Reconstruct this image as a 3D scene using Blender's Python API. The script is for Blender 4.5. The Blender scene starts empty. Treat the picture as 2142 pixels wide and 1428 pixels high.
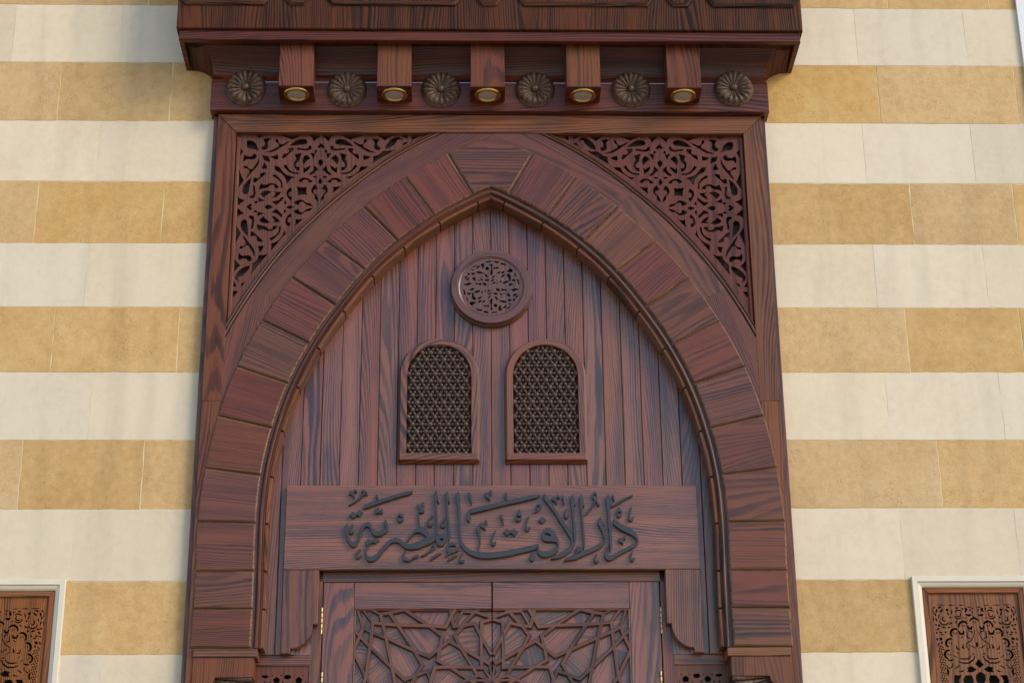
import bpy, math, random
import numpy as np
from mathutils import Vector, Matrix
from mathutils.geometry import tessellate_polygon, delaunay_2d_cdt

random.seed(7)
scene = bpy.context.scene
COL = scene.collection

# ------------------------------------------------------------------ camera
PITCH, YAW, ROLL = math.radians(23.0), 0.0256703, -0.00912014
CAM = Vector((-0.118352, -8.451417, 1.6))
FPX, PW, PH = 4026.386, 2142.0, 1428.0
fwd = Vector((math.sin(YAW) * math.cos(PITCH), math.cos(YAW) * math.cos(PITCH), math.sin(PITCH)))
rt0 = Vector((math.cos(YAW), -math.sin(YAW), 0.0))
up0 = rt0.cross(fwd)
rt = rt0 * math.cos(ROLL) + up0 * math.sin(ROLL)
up = -rt0 * math.sin(ROLL) + up0 * math.cos(ROLL)
cd = bpy.data.cameras.new('camera')
cd.sensor_width = 36.0
cd.lens = FPX / PW * 36.0
cd.clip_start = 0.05
cd.clip_end = 3000
cam = bpy.data.objects.new('camera', cd)
COL.objects.link(cam)
cam.matrix_world = Matrix(((rt.x, up.x, -fwd.x, CAM.x), (rt.y, up.y, -fwd.y, CAM.y),
                           (rt.z, up.z, -fwd.z, CAM.z), (0, 0, 0, 1)))
scene.camera = cam
cd.dof.use_dof = False

# ------------------------------------------------------------------ sky, sun, exposure
SUN_EL, SUN_AZ = math.radians(28), math.radians(52)      # azimuth measured from the wall's normal towards the right
world = bpy.data.worlds.new('World')
scene.world = world
world.use_nodes = True
wn = world.node_tree.nodes
wl = world.node_tree.links
bg = wn['Background']
sky = wn.new('ShaderNodeTexSky')
sky.sky_type = 'NISHITA'
sky.sun_disc = False
sky.sun_elevation = SUN_EL
sdir = Vector((math.sin(SUN_AZ) * math.cos(SUN_EL), -math.cos(SUN_AZ) * math.cos(SUN_EL), math.sin(SUN_EL)))
sky.sun_rotation = math.atan2(sdir.x, sdir.y)
sky.air_density = 1.0
sky.dust_density = 0.4
sky.ozone_density = 1.6
wl.new(sky.outputs[0], bg.inputs[0])
bg.inputs[1].default_value = 0.15
sd = bpy.data.lights.new('sun', 'SUN')
sd.energy = 1.5
sd.angle = math.radians(28)
sd.color = (1.0, 0.87, 0.70)
so = bpy.data.objects.new('sun', sd)
COL.objects.link(so)
so.rotation_euler = (-sdir).to_track_quat('-Z', 'Y').to_euler()
so.location = sdir * 40
scene.view_settings.view_transform = 'Standard'
scene.view_settings.look = 'None'
scene.view_settings.gamma = 1
scene.view_settings.use_curve_mapping = False
scene.view_settings.exposure = 0.70
scene.render.engine = 'CYCLES'
scene.cycles.use_denoising = True
scene.cycles.max_bounces = 8


# ------------------------------------------------------------------ helpers
def on(px, py, Y):
    """Point (X, Z) of the vertical plane at depth Y measured in the photograph at pixel (px, py)."""
    d = rt * ((px - PW / 2) / FPX) - up * ((py - PH / 2) / FPX) + fwd
    t = (Y - CAM.y) / d.y
    p = CAM + d * t
    return (p.x, p.z)


def smooth(pts, n=3, sharp=55):
    """Closed outline through the points: rounded, corners sharper than `sharp` degrees kept."""
    out = []
    N = len(pts)
    P = [Vector(p) for p in pts]
    tan = []
    for i in range(N):
        a, b, c = P[i - 1], P[i], P[(i + 1) % N]
        d1, d2 = b - a, c - b
        if d1.length < 1e-9 or d2.length < 1e-9 or d1.angle(d2) > math.radians(sharp):
            tan.append(None)
        else:
            tan.append((c - a).normalized())
    for i in range(N):
        p0, p1 = P[i], P[(i + 1) % N]
        L = (p1 - p0).length
        ch = p1 - p0
        t0 = tan[i] * L if tan[i] is not None else ch
        t1 = tan[(i + 1) % N] * L if tan[(i + 1) % N] is not None else ch
        for k in range(n):
            s = k / n
            h00 = 2 * s ** 3 - 3 * s ** 2 + 1
            h10 = s ** 3 - 2 * s ** 2 + s
            h01 = -2 * s ** 3 + 3 * s ** 2
            h11 = s ** 3 - s ** 2
            q = p0 * h00 + t0 * h10 + p1 * h01 + t1 * h11
            out.append((q.x, q.y))
    return out


def area(p):
    return 0.5 * sum(p[i - 1][0] * p[i][1] - p[i][0] * p[i - 1][1] for i in range(len(p)))


def ccw(p):
    return list(p) if area(p) > 0 else list(reversed(p))


def offset_line(pts, d, closed=False):
    """Offset a 2D polyline to its left by d with mitred corners."""
    n = len(pts)
    res = []
    for i in range(n):
        P = Vector(pts[i])
        a = Vector(pts[i - 1]) if (closed or i > 0) else None
        b = Vector(pts[(i + 1) % n]) if (closed or i < n - 1) else None
        d1 = (P - a).normalized() if a is not None else None
        d2 = (b - P).normalized() if b is not None else None
        if d1 is None: d1 = d2
        if d2 is None: d2 = d1
        n1 = Vector((-d1.y, d1.x)); n2 = Vector((-d2.y, d2.x))
        m = n1 + n2
        if m.length < 1e-6:
            m = n1
        m.normalize()
        c = max(0.35, m.dot(n1))
        q = P + m * (d / c)
        res.append((q.x, q.y))
    return res


def inset(poly, d):
    return offset_line(ccw(poly), d, True)


def rect(x0, z0, x1, z1):
    return [(x0, z0), (x1, z0), (x1, z1), (x0, z1)]


def seg_cross(a, b, c, d):
    def o(p, q, t): return (q[0] - p[0]) * (t[1] - p[1]) - (q[1] - p[1]) * (t[0] - p[0])
    return o(a, b, c) * o(a, b, d) < 0 and o(c, d, a) * o(c, d, b) < 0


def in_poly(p, q):
    c = False
    for i in range(len(q)):
        a, b = q[i - 1], q[i]
        if (a[1] > p[1]) != (b[1] > p[1]) and p[0] < (b[0] - a[0]) * (p[1] - a[1]) / (b[1] - a[1]) + a[0]: c = not c
    return c


def clean_holes(hs):
    """Keep only openings that do not run into one kept before."""
    out, bb = [], []
    for h in hs:
        x0, x1 = min(p[0] for p in h), max(p[0] for p in h)
        z0, z1 = min(p[1] for p in h), max(p[1] for p in h)
        bad = any(seg_cross(h[i - 1], h[i], h[j - 1], h[j]) for i in range(len(h)) for j in range(i))
        if not bad:
            for k, (a0, a1, c0, c1_) in zip(out, bb):
                if x1 < a0 or x0 > a1 or z1 < c0 or z0 > c1_: continue
                if in_poly(h[0], k) or in_poly(k[0], h) or any(seg_cross(h[i - 1], h[i], k[j - 1], k[j]) for i in range(len(h)) for j in range(len(k))):
                    bad = True; break
        if not bad: out.append(h); bb.append((x0, x1, z0, z1))
    return out


WPOS = {}


def link(o, parent=None, loc=(0, 0, 0)):
    """Link an object whose world position is loc under its parent."""
    COL.objects.link(o)
    loc = Vector(loc)
    WPOS[o.name] = loc
    if parent is not None:
        o.parent = parent
        o.location = loc - WPOS[parent.name]
    else:
        o.location = loc
    return o


def thing(name, label, cat, loc, group=None):
    o = bpy.data.objects.new(name, None)
    o.empty_display_size = 0.1
    link(o, None, loc)
    o['label'] = label
    o['category'] = cat
    if group: o['group'] = group
    return o


class MB:
    """Collects vertices (world coordinates), faces and grain coordinates of ONE mesh object."""
    def __init__(s):
        s.v, s.f, s.g, s.m = [], [], [], []
        s.mi = 0

    def add(s, verts, faces, grain=None):
        o = len(s.v)
        s.v += [tuple(v) for v in verts]
        s.g += grain if grain is not None else [(v[2], v[0] + v[1], 0.0) for v in verts]
        s.f += [tuple(i + o for i in f) for f in faces]
        s.m += [s.mi] * len(faces)

    def prism(s, poly, yf, yb, ch=0.0, ang=90.0, seed=None, holes=(), edge=False):
        """poly in (X, Z), front at yf, back at yb, chamfer ch; ang is the grain direction in degrees."""
        if seed is None: seed = random.random() * 50
        ca, sa = math.cos(math.radians(ang)), math.sin(math.radians(ang))

        def gr(x, y, z):
            return (x * ca + z * sa, -x * sa + z * ca + y * 0.7, seed)
        loops = [ccw(poly)] + [list(reversed(ccw(h))) for h in holes]
        V, F = [], []
        if ch > 0:
            fl = [inset(poly, ch)] + [list(reversed(offset_line(ccw(h), -ch, True))) for h in holes]
        else:
            fl = loops
        # front cap
        flat = [p for l in fl for p in l]
        o = 0
        V += [(p[0], yf, p[1]) for p in flat]
        tri = tessellate_polygon([[Vector((p[0], p[1], 0)) for p in l] for l in fl])
        for t in tri:
            a = (flat[t[1]][0] - flat[t[0]][0]) * (flat[t[2]][1] - flat[t[0]][1]) - (flat[t[2]][0] - flat[t[0]][0]) * (flat[t[1]][1] - flat[t[0]][1])
            F.append(tuple(t) if a > 0 else (t[0], t[2], t[1]))
        base = 0
        ef = set()
        for lf, lo in zip(fl, loops):
            n = len(lf)
            prev = [base + i for i in range(n)]
            base += n
            rings = []
            if ch > 0: rings.append(yf + ch)
            rings.append(yb)
            for yy in rings:
                st = len(V)
                V += [(p[0], yy, p[1]) for p in lo]
                cur = [st + i for i in range(n)]
                for i in range(n):
                    j = (i + 1) % n
                    if edge and yy != yb: ef.add(len(F))
                    F.append((prev[j], prev[i], cur[i], cur[j]))
                prev = cur
        s.add(V, F, [gr(*v) for v in V])
        for k in ef: s.m[len(s.m) - len(F) + k] = 1
        return s

    def box(s, x0, x1, y0, y1, z0, z1, ang=90.0, seed=None, ch=0.0):
        yf, yb = min(y0, y1), max(y0, y1)
        s.prism(rect(x0, z0, x1, z1), yf, yb, ch, ang, seed)
        n = len(s.v)
        s.f.append((n - 4, n - 1, n - 2, n - 3)); s.m.append(s.mi)
        return s

    def sweep(s, line, prof, seed=None, flip=False):
        """Sweep a profile of (offset to the left, Y) along a 2D line in (X, Z)."""
        if seed is None: seed = random.random() * 50
        rows = [offset_line(line, o) for o, _ in prof]
        L = [0.0]
        for i in range(1, len(line)):
            L.append(L[-1] + (Vector(line[i]) - Vector(line[i - 1])).length)
        V, G, F = [], [], []
        n = len(line)
        acc = 0.0
        for k, (o, y) in enumerate(prof):
            if k: acc += math.hypot(prof[k][0] - prof[k - 1][0], prof[k][1] - prof[k - 1][1])
            for i in range(n):
                V.append((rows[k][i][0], y, rows[k][i][1]))
                G.append((L[i], acc, seed))
        for k in range(len(prof) - 1):
            for i in range(n - 1):
                a, b, c, d = k * n + i, k * n + i + 1, (k + 1) * n + i + 1, (k + 1) * n + i
                F.append((d, c, b, a) if flip else (a, b, c, d))
        s.add(V, F, G)
        return s

    def lathe(s, c, prof, n=24, axis='y', seed=0.0, squash=None):
        """prof of (radius, height along axis) about point c."""
        V, F = [], []
        for r, h in prof:
            for i in range(n):
                a = 2 * math.pi * i / n
                u, w = r * math.cos(a), r * math.sin(a)
                if axis == 'y': V.append((c[0] + u, c[1] + h, c[2] + w))
                elif axis == 'z': V.append((c[0] + u, c[1] + w, c[2] + h))
                else: V.append((c[0] + h, c[1] + u, c[2] + w))
        for k in range(len(prof) - 1):
            for i in range(n):
                j = (i + 1) % n
                F.append((k * n + i, k * n + j, (k + 1) * n + j, (k + 1) * n + i))
        s.add(V, F, [(v[2], v[0] + v[1], seed) for v in V])
        return s

    def spindle(s, a, b, prof, n=6, seed=0.0):
        """Turned spindle from a to b; prof of (t, radius)."""
        a, b = Vector(a), Vector(b)
        d = (b - a)
        q = d.normalized()
        u = q.orthogonal().normalized()
        w = q.cross(u)
        V, F = [], []
        for t, r in prof:
            for i in range(n):
                al = 2 * math.pi * i / n
                V.append(a + d * t + (u * math.cos(al) + w * math.sin(al)) * r)
        for k in range(len(prof) - 1):
            for i in range(n):
                j = (i + 1) % n
                F.append((k * n + i, k * n + j, (k + 1) * n + j, (k + 1) * n + i))
        s.add(V, F, [(v[2], v[0], seed) for v in V])
        return s

    def build(s, name, mats, parent=None, smooth_shade=False, kind=None, loc=None):
        V = np.array(s.v, dtype=float)
        c = (V.min(0) + V.max(0)) / 2 if loc is None else np.array(loc)
        me = bpy.data.meshes.new(name)
        me.from_pydata((V - c).tolist(), [], s.f)
        at = me.attributes.new('grain', 'FLOAT_VECTOR', 'POINT')
        at.data.foreach_set('vector', np.array(s.g, dtype=np.float32).ravel())
        if not isinstance(mats, (list, tuple)): mats = [mats]
        for m in mats: me.materials.append(m)
        if len(mats) > 1: me.polygons.foreach_set('material_index', s.m)
        if smooth_shade: me.polygons.foreach_set('use_smooth', [True] * len(me.polygons))
        me.update()
        o = bpy.data.objects.new(name, me)
        link(o, parent, tuple(c))
        if kind: o['kind'] = kind
        return o


# ------------------------------------------------------------------ materials
def nodes(name):
    m = bpy.data.materials.new(name)
    m.use_nodes = True
    nt = m.node_tree
    return m, nt, nt.nodes, nt.links, nt.nodes['Principled BSDF']


def math_node(N, L, op, a, b=None, c=None):
    n = N.new('ShaderNodeMath'); n.operation = op
    for i, x in enumerate((a, b, c)):
        if x is None: continue
        if isinstance(x, (int, float)): n.inputs[i].default_value = x
        else: L.new(x, n.inputs[i])
    return n.outputs[0]


def wood(name, light, mid, dark, rings=13.0, rough=0.36, coat=0.3, bump=0.2, vary=0.30, contrast=1.0, spec=0.35):
    m, nt, N, L, B = nodes(name)
    A = N.new('ShaderNodeAttribute'); A.attribute_name = 'grain'
    sep = N.new('ShaderNodeSeparateXYZ'); L.new(A.outputs['Vector'], sep.inputs[0])
    al, ac, sd_ = sep.outputs
    def vec(sx, sy, sz=3.17):
        c = N.new('ShaderNodeCombineXYZ')
        L.new(math_node(N, L, 'MULTIPLY', al, sx), c.inputs[0])
        L.new(math_node(N, L, 'MULTIPLY', ac, sy), c.inputs[1])
        L.new(math_node(N, L, 'MULTIPLY', sd_, sz), c.inputs[2])
        return c.outputs[0]
    def noise(v, detail=2.0, rough_=0.5, dist=0.0):
        t = N.new('ShaderNodeTexNoise'); t.inputs['Scale'].default_value = 1.0
        t.inputs['Detail'].default_value = detail; t.inputs['Roughness'].default_value = rough_
        t.inputs['Distortion'].default_value = dist
        L.new(v, t.inputs['Vector']); return t.outputs['Fac']
    wnz = N.new('ShaderNodeTexWhiteNoise'); wnz.noise_dimensions = '1D'; L.new(sd_, wnz.inputs['W'])
    s2 = N.new('ShaderNodeSeparateColor'); L.new(wnz.outputs['Color'], s2.inputs[0])
    fig = noise(vec(0.50, 3.6), 1.0, 0.35)
    wob = noise(vec(4.5, 30.0), 2.0, 0.55)
    lin = math_node(N, L, 'MULTIPLY', ac, math_node(N, L, 'MULTIPLY_ADD', s2.outputs[0], rings * 5.0, rings * 1.2))
    r = math_node(N, L, 'ADD', lin, math_node(N, L, 'MULTIPLY_ADD', fig, rings * 1.55, math_node(N, L, 'MULTIPLY', wob, 0.8)))
    fr = math_node(N, L, 'FRACT', r)
    fl = math_node(N, L, 'FLOOR', r)
    lw = N.new('ShaderNodeTexWhiteNoise'); lw.noise_dimensions = '2D'
    cv = N.new('ShaderNodeCombineXYZ'); L.new(fl, cv.inputs[0]); L.new(sd_, cv.inputs[1]); L.new(cv.outputs[0], lw.inputs['Vector'])
    ramp = N.new('ShaderNodeValToRGB')
    e = ramp.color_ramp.elements
    e[0].position = 0.0; e[0].color = (0, 0, 0, 1)
    e[1].position = 1.0; e[1].color = (0, 0, 0, 1)
    for p, v in ((0.38, 0.04), (0.56, 0.72), (0.78, 1.0), (0.90, 0.92)):
        x = e.new(p); x.color = (v, v, v, 1)
    L.new(fr, ramp.inputs[0])
    line = math_node(N, L, 'MULTIPLY', ramp.outputs[0], math_node(N, L, 'MULTIPLY_ADD', lw.outputs['Value'], 0.80, 0.35))
    band = noise(vec(0.8, 14.0, 5.3), 2.0, 0.5)           # broad dark and light zones
    bandr = N.new('ShaderNodeMapRange'); bandr.inputs[1].default_value = 0.34; bandr.inputs[2].default_value = 0.70
    L.new(band, bandr.inputs[0])
    fib = noise(vec(9.0, 300.0, 1.0), 3.0, 0.65)
    blot = noise(vec(2.2, 6.0, 7.7), 3.0, 0.6)            # uneven stain
    d = math_node(N, L, 'MULTIPLY', line, math_node(N, L, 'MULTIPLY_ADD', bandr.outputs[0], 0.42, 0.56))
    d = math_node(N, L, 'ADD', d, math_node(N, L, 'MULTIPLY_ADD', bandr.outputs[0], 0.38, -0.10))
    d = math_node(N, L, 'ADD', d, math_node(N, L, 'MULTIPLY_ADD', fib, 0.9, -0.45))
    d = math_node(N, L, 'ADD', d, math_node(N, L, 'MULTIPLY_ADD', blot, 0.5, -0.25))
    d = math_node(N, L, 'MULTIPLY', d, contrast)
    cr = N.new('ShaderNodeValToRGB')
    q = cr.color_ramp.elements
    q[0].position = 0.08; q[0].color = (*light, 1)
    q[1].position = 0.84; q[1].color = (*dark, 1)
    x = q.new(0.38); x.color = (*mid, 1)
    L.new(d, cr.inputs[0])
    hsv = N.new('ShaderNodeHueSaturation')
    L.new(cr.outputs[0], hsv.inputs['Color'])
    L.new(math_node(N, L, 'MULTIPLY_ADD', wnz.outputs['Value'], vary, 1.0 - vary / 2), hsv.inputs['Value'])
    L.new(math_node(N, L, 'MULTIPLY_ADD', s2.outputs[1], 0.018, 0.491), hsv.inputs['Hue'])
    L.new(math_node(N, L, 'MULTIPLY_ADD', s2.outputs[2], 0.14, 0.93), hsv.inputs['Saturation'])
    L.new(hsv.outputs[0], B.inputs['Base Color'])
    sm = noise(vec(3.0, 9.0, 2.0), 3.0, 0.6)              # uneven lacquer
    L.new(math_node(N, L, 'MULTIPLY_ADD', sm, 0.22, rough - 0.11), B.inputs['Roughness'])
    B.inputs['Coat Weight'].default_value = coat
    B.inputs['Specular IOR Level'].default_value = spec
    B.inputs['Coat Roughness'].default_value = 0.26
    bp = N.new('ShaderNodeBump'); bp.inputs['Strength'].default_value = bump; bp.inputs['Distance'].default_value = 0.0025
    L.new(math_node(N, L, 'ADD', math_node(N, L, 'MULTIPLY', d, 0.7), fib), bp.inputs['Height'])
    L.new(bp.outputs[0], B.inputs['Normal'])
    return m


def stone(name, c1, c2, c3, rough, pit, speck, bump):
    m, nt, N, L, B = nodes(name)
    tc = N.new('ShaderNodeNewGeometry')
    oi = N.new('ShaderNodeObjectInfo')
    v = N.new('ShaderNodeVectorMath'); v.operation = 'MULTIPLY_ADD'
    v.inputs[1].default_value = (1, 1, 1)
    L.new(tc.outputs['Position'], v.inputs[0])
    cmb = N.new('ShaderNodeCombineXYZ')
    L.new(math_node(N, L, 'MULTIPLY', oi.outputs['Random'], 7.0), cmb.inputs[1]); L.new(cmb.outputs[0], v.inputs[2])
    def noise(sc, det, ro=0.55, dist=0.0):
        t = N.new('ShaderNodeTexNoise'); t.inputs['Scale'].default_value = sc; t.inputs['Detail'].default_value = det
        t.inputs['Roughness'].default_value = ro; t.inputs['Distortion'].default_value = dist
        L.new(v.outputs[0], t.inputs['Vector']); return t.outputs['Fac']
    big = noise(3.2, 5, 0.6, 0.4)
    med = noise(26, 6, 0.65)
    fine = noise(190, 3, 0.6)
    cr = N.new('ShaderNodeValToRGB')
    q = cr.color_ramp.elements
    q[0].position = 0.32; q[0].color = (*c1, 1); q[1].position = 0.70; q[1].color = (*c3, 1)
    x = q.new(0.5); x.color = (*c2, 1)
    mixv = math_node(N, L, 'ADD', math_node(N, L, 'MULTIPLY', big, 0.45), math_node(N, L, 'MULTIPLY', med, 0.55))
    mixv = math_node(N, L, 'ADD', mixv, math_node(N, L, 'MULTIPLY_ADD', fine, speck * 0.5, -speck * 0.25))
    L.new(mixv, cr.inputs[0])
    hsv = N.new('ShaderNodeHueSaturation')
    L.new(cr.outputs[0], hsv.inputs['Color'])
    L.new(math_node(N, L, 'MULTIPLY_ADD', oi.outputs['Random'], 0.13, 0.925), hsv.inputs['Value'])
    wz = N.new('ShaderNodeTexWhiteNoise'); wz.noise_dimensions = '1D'; L.new(oi.outputs['Random'], wz.inputs['W'])
    L.new(math_node(N, L, 'MULTIPLY_ADD', wz.outputs['Value'], 0.16, 0.92), hsv.inputs['Saturation'])
    sv = N.new('ShaderNodeVectorMath'); sv.operation = 'MULTIPLY'; sv.inputs[1].default_value = (7.0, 7.0, 0.7)
    L.new(tc.outputs['Position'], sv.inputs[0])
    st = N.new('ShaderNodeTexNoise'); st.inputs['Scale'].default_value = 1.0; st.inputs['Detail'].default_value = 5
    L.new(sv.outputs[0], st.inputs['Vector'])
    sm_ = N.new('ShaderNodeMapRange'); sm_.inputs[1].default_value = 0.50; sm_.inputs[2].default_value = 0.78
    sm_.inputs[3].default_value = 1.0; sm_.inputs[4].default_value = 0.84
    L.new(st.outputs['Fac'], sm_.inputs[0])
    hs2 = N.new('ShaderNodeHueSaturation'); L.new(hsv.outputs[0], hs2.inputs['Color']); L.new(sm_.outputs[0], hs2.inputs['Value'])
    hsv = hs2
    # small dark pits
    vo = N.new('ShaderNodeTexVoronoi'); vo.inputs['Scale'].default_value = 85; L.new(v.outputs[0], vo.inputs['Vector'])
    pn = noise(9, 3)
    pm = N.new('ShaderNodeMapRange'); pm.inputs[1].default_value = 0.10; pm.inputs[2].default_value = 0.24
    pm.inputs[3].default_value = 1.0; pm.inputs[4].default_value = 0.0
    L.new(vo.outputs['Distance'], pm.inputs[0])
    pg = N.new('ShaderNodeMapRange'); pg.inputs[1].default_value = 0.50; pg.inputs[2].default_value = 0.66
    L.new(pn, pg.inputs[0])
    pits = math_node(N, L, 'MULTIPLY', math_node(N, L, 'MULTIPLY', pm.outputs[0], pg.outputs[0]), pit)
    mx = N.new('ShaderNodeMix'); mx.data_type = 'RGBA'
    L.new(pits, mx.inputs['Factor']); L.new(hsv.outputs[0], mx.inputs[6])
    mx.inputs[7].default_value = (c1[0] * 0.35, c1[1] * 0.30, c1[2] * 0.28, 1)
    L.new(mx.outputs[2], B.inputs['Base Color'])
    B.inputs['Roughness'].default_value = rough
    B.inputs['Specular IOR Level'].default_value = 0.3
    bp = N.new('ShaderNodeBump'); bp.inputs['Strength'].default_value = bump; bp.inputs['Distance'].default_value = 0.004
    h = math_node(N, L, 'SUBTRACT', math_node(N, L, 'ADD', med, math_node(N, L, 'MULTIPLY', fine, 0.6)), pits)
    L.new(h, bp.inputs['Height']); L.new(bp.outputs[0], B.inputs['Normal'])
    return m


def plain(name, col, rough=0.5, metal=0.0, noise_amt=0.15, scale=40.0, coat=0.0, bump=0.0):
    m, nt, N, L, B = nodes(name)
    g = N.new('ShaderNodeNewGeometry')
    t = N.new('ShaderNodeTexNoise'); t.inputs['Scale'].default_value = scale; t.inputs['Detail'].default_value = 4
    L.new(g.outputs['Position'], t.inputs['Vector'])
    h = N.new('ShaderNodeHueSaturation'); h.inputs['Color'].default_value = (*col, 1)
    L.new(math_node(N, L, 'MULTIPLY_ADD', t.outputs['Fac'], noise_amt * 2, 1 - noise_amt), h.inputs['Value'])
    L.new(h.outputs[0], B.inputs['Base Color'])
    B.inputs['Roughness'].default_value = rough
    B.inputs['Metallic'].default_value = metal
    B.inputs['Coat Weight'].default_value = coat
    if bump:
        bp = N.new('ShaderNodeBump'); bp.inputs['Strength'].default_value = bump; bp.inputs['Distance'].default_value = 0.003
        L.new(t.outputs['Fac'], bp.inputs['Height']); L.new(bp.outputs[0], B.inputs['Normal'])
    return m


W_RED = wood('stained_pine_red', (0.190, 0.057, 0.025), (0.090, 0.028, 0.016), (0.028, 0.014, 0.013), rings=18, coat=0.4, spec=0.35)
W_VOUS = wood('stained_pine_voussoir', (0.150, 0.043, 0.020), (0.082, 0.024, 0.013), (0.030, 0.013, 0.011), rings=20, coat=0.22, spec=0.3, vary=0.18, contrast=0.84)
W_PLANK = wood('stained_pine_plank', (0.215, 0.066, 0.032), (0.088, 0.029, 0.019), (0.028, 0.014, 0.015), rings=21, rough=0.31, coat=0.6, spec=0.45, vary=0.24)
W_MEDAL = wood('stained_pine_medallion', (0.120, 0.042, 0.026), (0.078, 0.027, 0.019), (0.040, 0.019, 0.017), rings=14, rough=0.36, coat=0.4, spec=0.45)
W_BROWN = wood('stained_pine_brown', (0.215, 0.088, 0.037), (0.130, 0.050, 0.022), (0.056, 0.023, 0.014), rings=19, coat=0.08, spec=0.22, contrast=0.86)
W_STILE = wood('stained_pine_stile', (0.165, 0.056, 0.024), (0.100, 0.033, 0.015), (0.042, 0.016, 0.011), rings=19, coat=0.08, spec=0.22, contrast=0.84)
W_BEAM = wood('shade_darkened_beam_pine', (0.085, 0.027, 0.011), (0.028, 0.011, 0.007), (0.011, 0.006, 0.005), rings=12, rough=0.6, coat=0.0, spec=0.15)  # browner pine, with shade from above darkened into its colour
W_CANOPY = wood('shade_darkened_red_pine', (0.130, 0.032, 0.014), (0.064, 0.016, 0.009), (0.022, 0.009, 0.007), rings=14, rough=0.36, coat=0.10, spec=0.25)  # red-brown pine, darkened further to carry the shade of the recess
W_FRET = wood('carved_pine', (0.140, 0.044, 0.023), (0.095, 0.029, 0.016), (0.050, 0.018, 0.012), rings=17, bump=0.12, coat=0.08, spec=0.25, contrast=0.7)
W_ORANGE = wood('light_pine_window', (0.235, 0.088, 0.029), (0.140, 0.050, 0.018), (0.056, 0.022, 0.010), rings=13, rough=0.5, coat=0.0, spec=0.2)
W_TRIM = wood('trim_pine', (0.120, 0.040, 0.020), (0.075, 0.025, 0.014), (0.034, 0.013, 0.010), rings=10, coat=0.3)
W_EDGE = wood('lit_bevel_edge', (0.190, 0.098, 0.042), (0.125, 0.060, 0.026), (0.070, 0.032, 0.016), rings=8, coat=0.2)  # lighter tan for chamfers: light caught by the bevels, put into the colour
W_CARVE = wood('dark_turned_wood', (0.072, 0.043, 0.030), (0.054, 0.031, 0.021), (0.034, 0.019, 0.014), rings=8, rough=0.5, coat=0.1, bump=0.1)
W_ROSE = wood('carved_rosette_wood', (0.120, 0.068, 0.040), (0.088, 0.048, 0.028), (0.052, 0.027, 0.017), rings=8, rough=0.42, coat=0.2, bump=0.1)
M_LETTER = plain('letter_paint', (0.022, 0.018, 0.018), 0.36, 0, 0.35, 45, 0.15)
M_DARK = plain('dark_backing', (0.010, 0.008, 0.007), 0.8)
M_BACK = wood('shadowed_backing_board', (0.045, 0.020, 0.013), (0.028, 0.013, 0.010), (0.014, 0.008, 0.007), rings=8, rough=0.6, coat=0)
M_BRASS = plain('brass', (0.62, 0.40, 0.13), 0.22, 1.0, 0.12, 60)
M_BRASS_OLD = plain('brass_hinge', (0.45, 0.30, 0.13), 0.38, 1.0, 0.25, 90)
M_LENS = plain('frosted_lamp_glass', (0.42, 0.38, 0.30), 0.35, 0, 0.12, 70, 0.2)
S_WHITE = stone('pale_limestone', (0.615, 0.505, 0.355), (0.665, 0.555, 0.405), (0.695, 0.590, 0.445), 0.62, 0.25, 0.06, 0.15)
S_BEIGE = stone('honey_limestone', (0.46, 0.275, 0.105), (0.555, 0.350, 0.148), (0.61, 0.420, 0.210), 0.85, 0.8, 0.65, 0.7)
S_TRIM = plain('white_stone_trim', (0.66, 0.585, 0.46), 0.55, 0, 0.08, 14, 0, 0.1)
S_MORTAR = plain('yellow_mortar', (0.66, 0.53, 0.29), 0.85, 0, 0.15, 30)
S_PIER = plain('white_plaster', (0.70, 0.70, 0.70), 0.7, 0, 0.05, 12)
M_GROUND = stone('paving', (0.42, 0.35, 0.26), (0.50, 0.42, 0.32), (0.56, 0.48, 0.37), 0.75, 0.2, 0.2, 0.3)

# ------------------------------------------------------------------ ground
g = MB(); g.add([(-120, -200, 0), (120, -200, 0), (120, 3, 0), (-120, 3, 0)], [(0, 1, 2, 3)])
go = g.build('pavement', M_GROUND); go['kind'] = 'structure'

# ------------------------------------------------------------------ striped stone wall
H = 0.338155
Z0 = 7.056995
HALF = 1.36
wall = thing('stone_wall', 'stone wall in alternating pale and honey coloured courses around the portal', 'wall', (0, 0.15, 0))
WINR = [on(1906, 1210, 0.0)[0], on(2160, 1210, 0.0)[0]]
WINL = [on(-22, 1215, 0.0)[0], on(139, 1215, 0.0)[0]]
WTOP = Z0 - 9 * H
WBOT = WTOP - 1.9
mb = MB()
def mortar_panel(x0, x1, z0, z1): mb.box(x0, x1, 0.0012, 0.30, z0, z1, seed=1)
mortar_panel(-7, WINL[0], 0, 10); mortar_panel(WINL[1], -HALF + 0.06, 0, 10)
mortar_panel(WINL[0], WINL[1], WTOP, 10); mortar_panel(WINL[0], WINL[1], 0, WBOT)
mortar_panel(HALF - 0.06, WINR[0], 0, 10); mortar_panel(WINR[1], 7, 0, 10)
mortar_panel(WINR[0], WINR[1], WTOP, 10); mortar_panel(WINR[0], WINR[1], 0, WBOT)
mortar_panel(-HALF + 0.06, HALF - 0.06, 7.3, 10)
mb.build('mortar_bed', S_MORTAR, wall)
JL = {0: [30, 255], 1: [125, 358], 2: [205], 3: [75, 340], 4: [178], 5: [110, 372], 6: [187], 7: [41, 297], 8: [152], 9: [], 10: [205]}
JR = {-1: [1850], 0: [1789, 2017], 1: [1837, 2125], 2: [1808, 2035], 3: [1909, 2125], 4: [1832, 2063], 5: [1900], 6: [1858, 2097],
      7: [1968], 8: [1888, 2130], 9: [], 10: []}
rest = MB()
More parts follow.
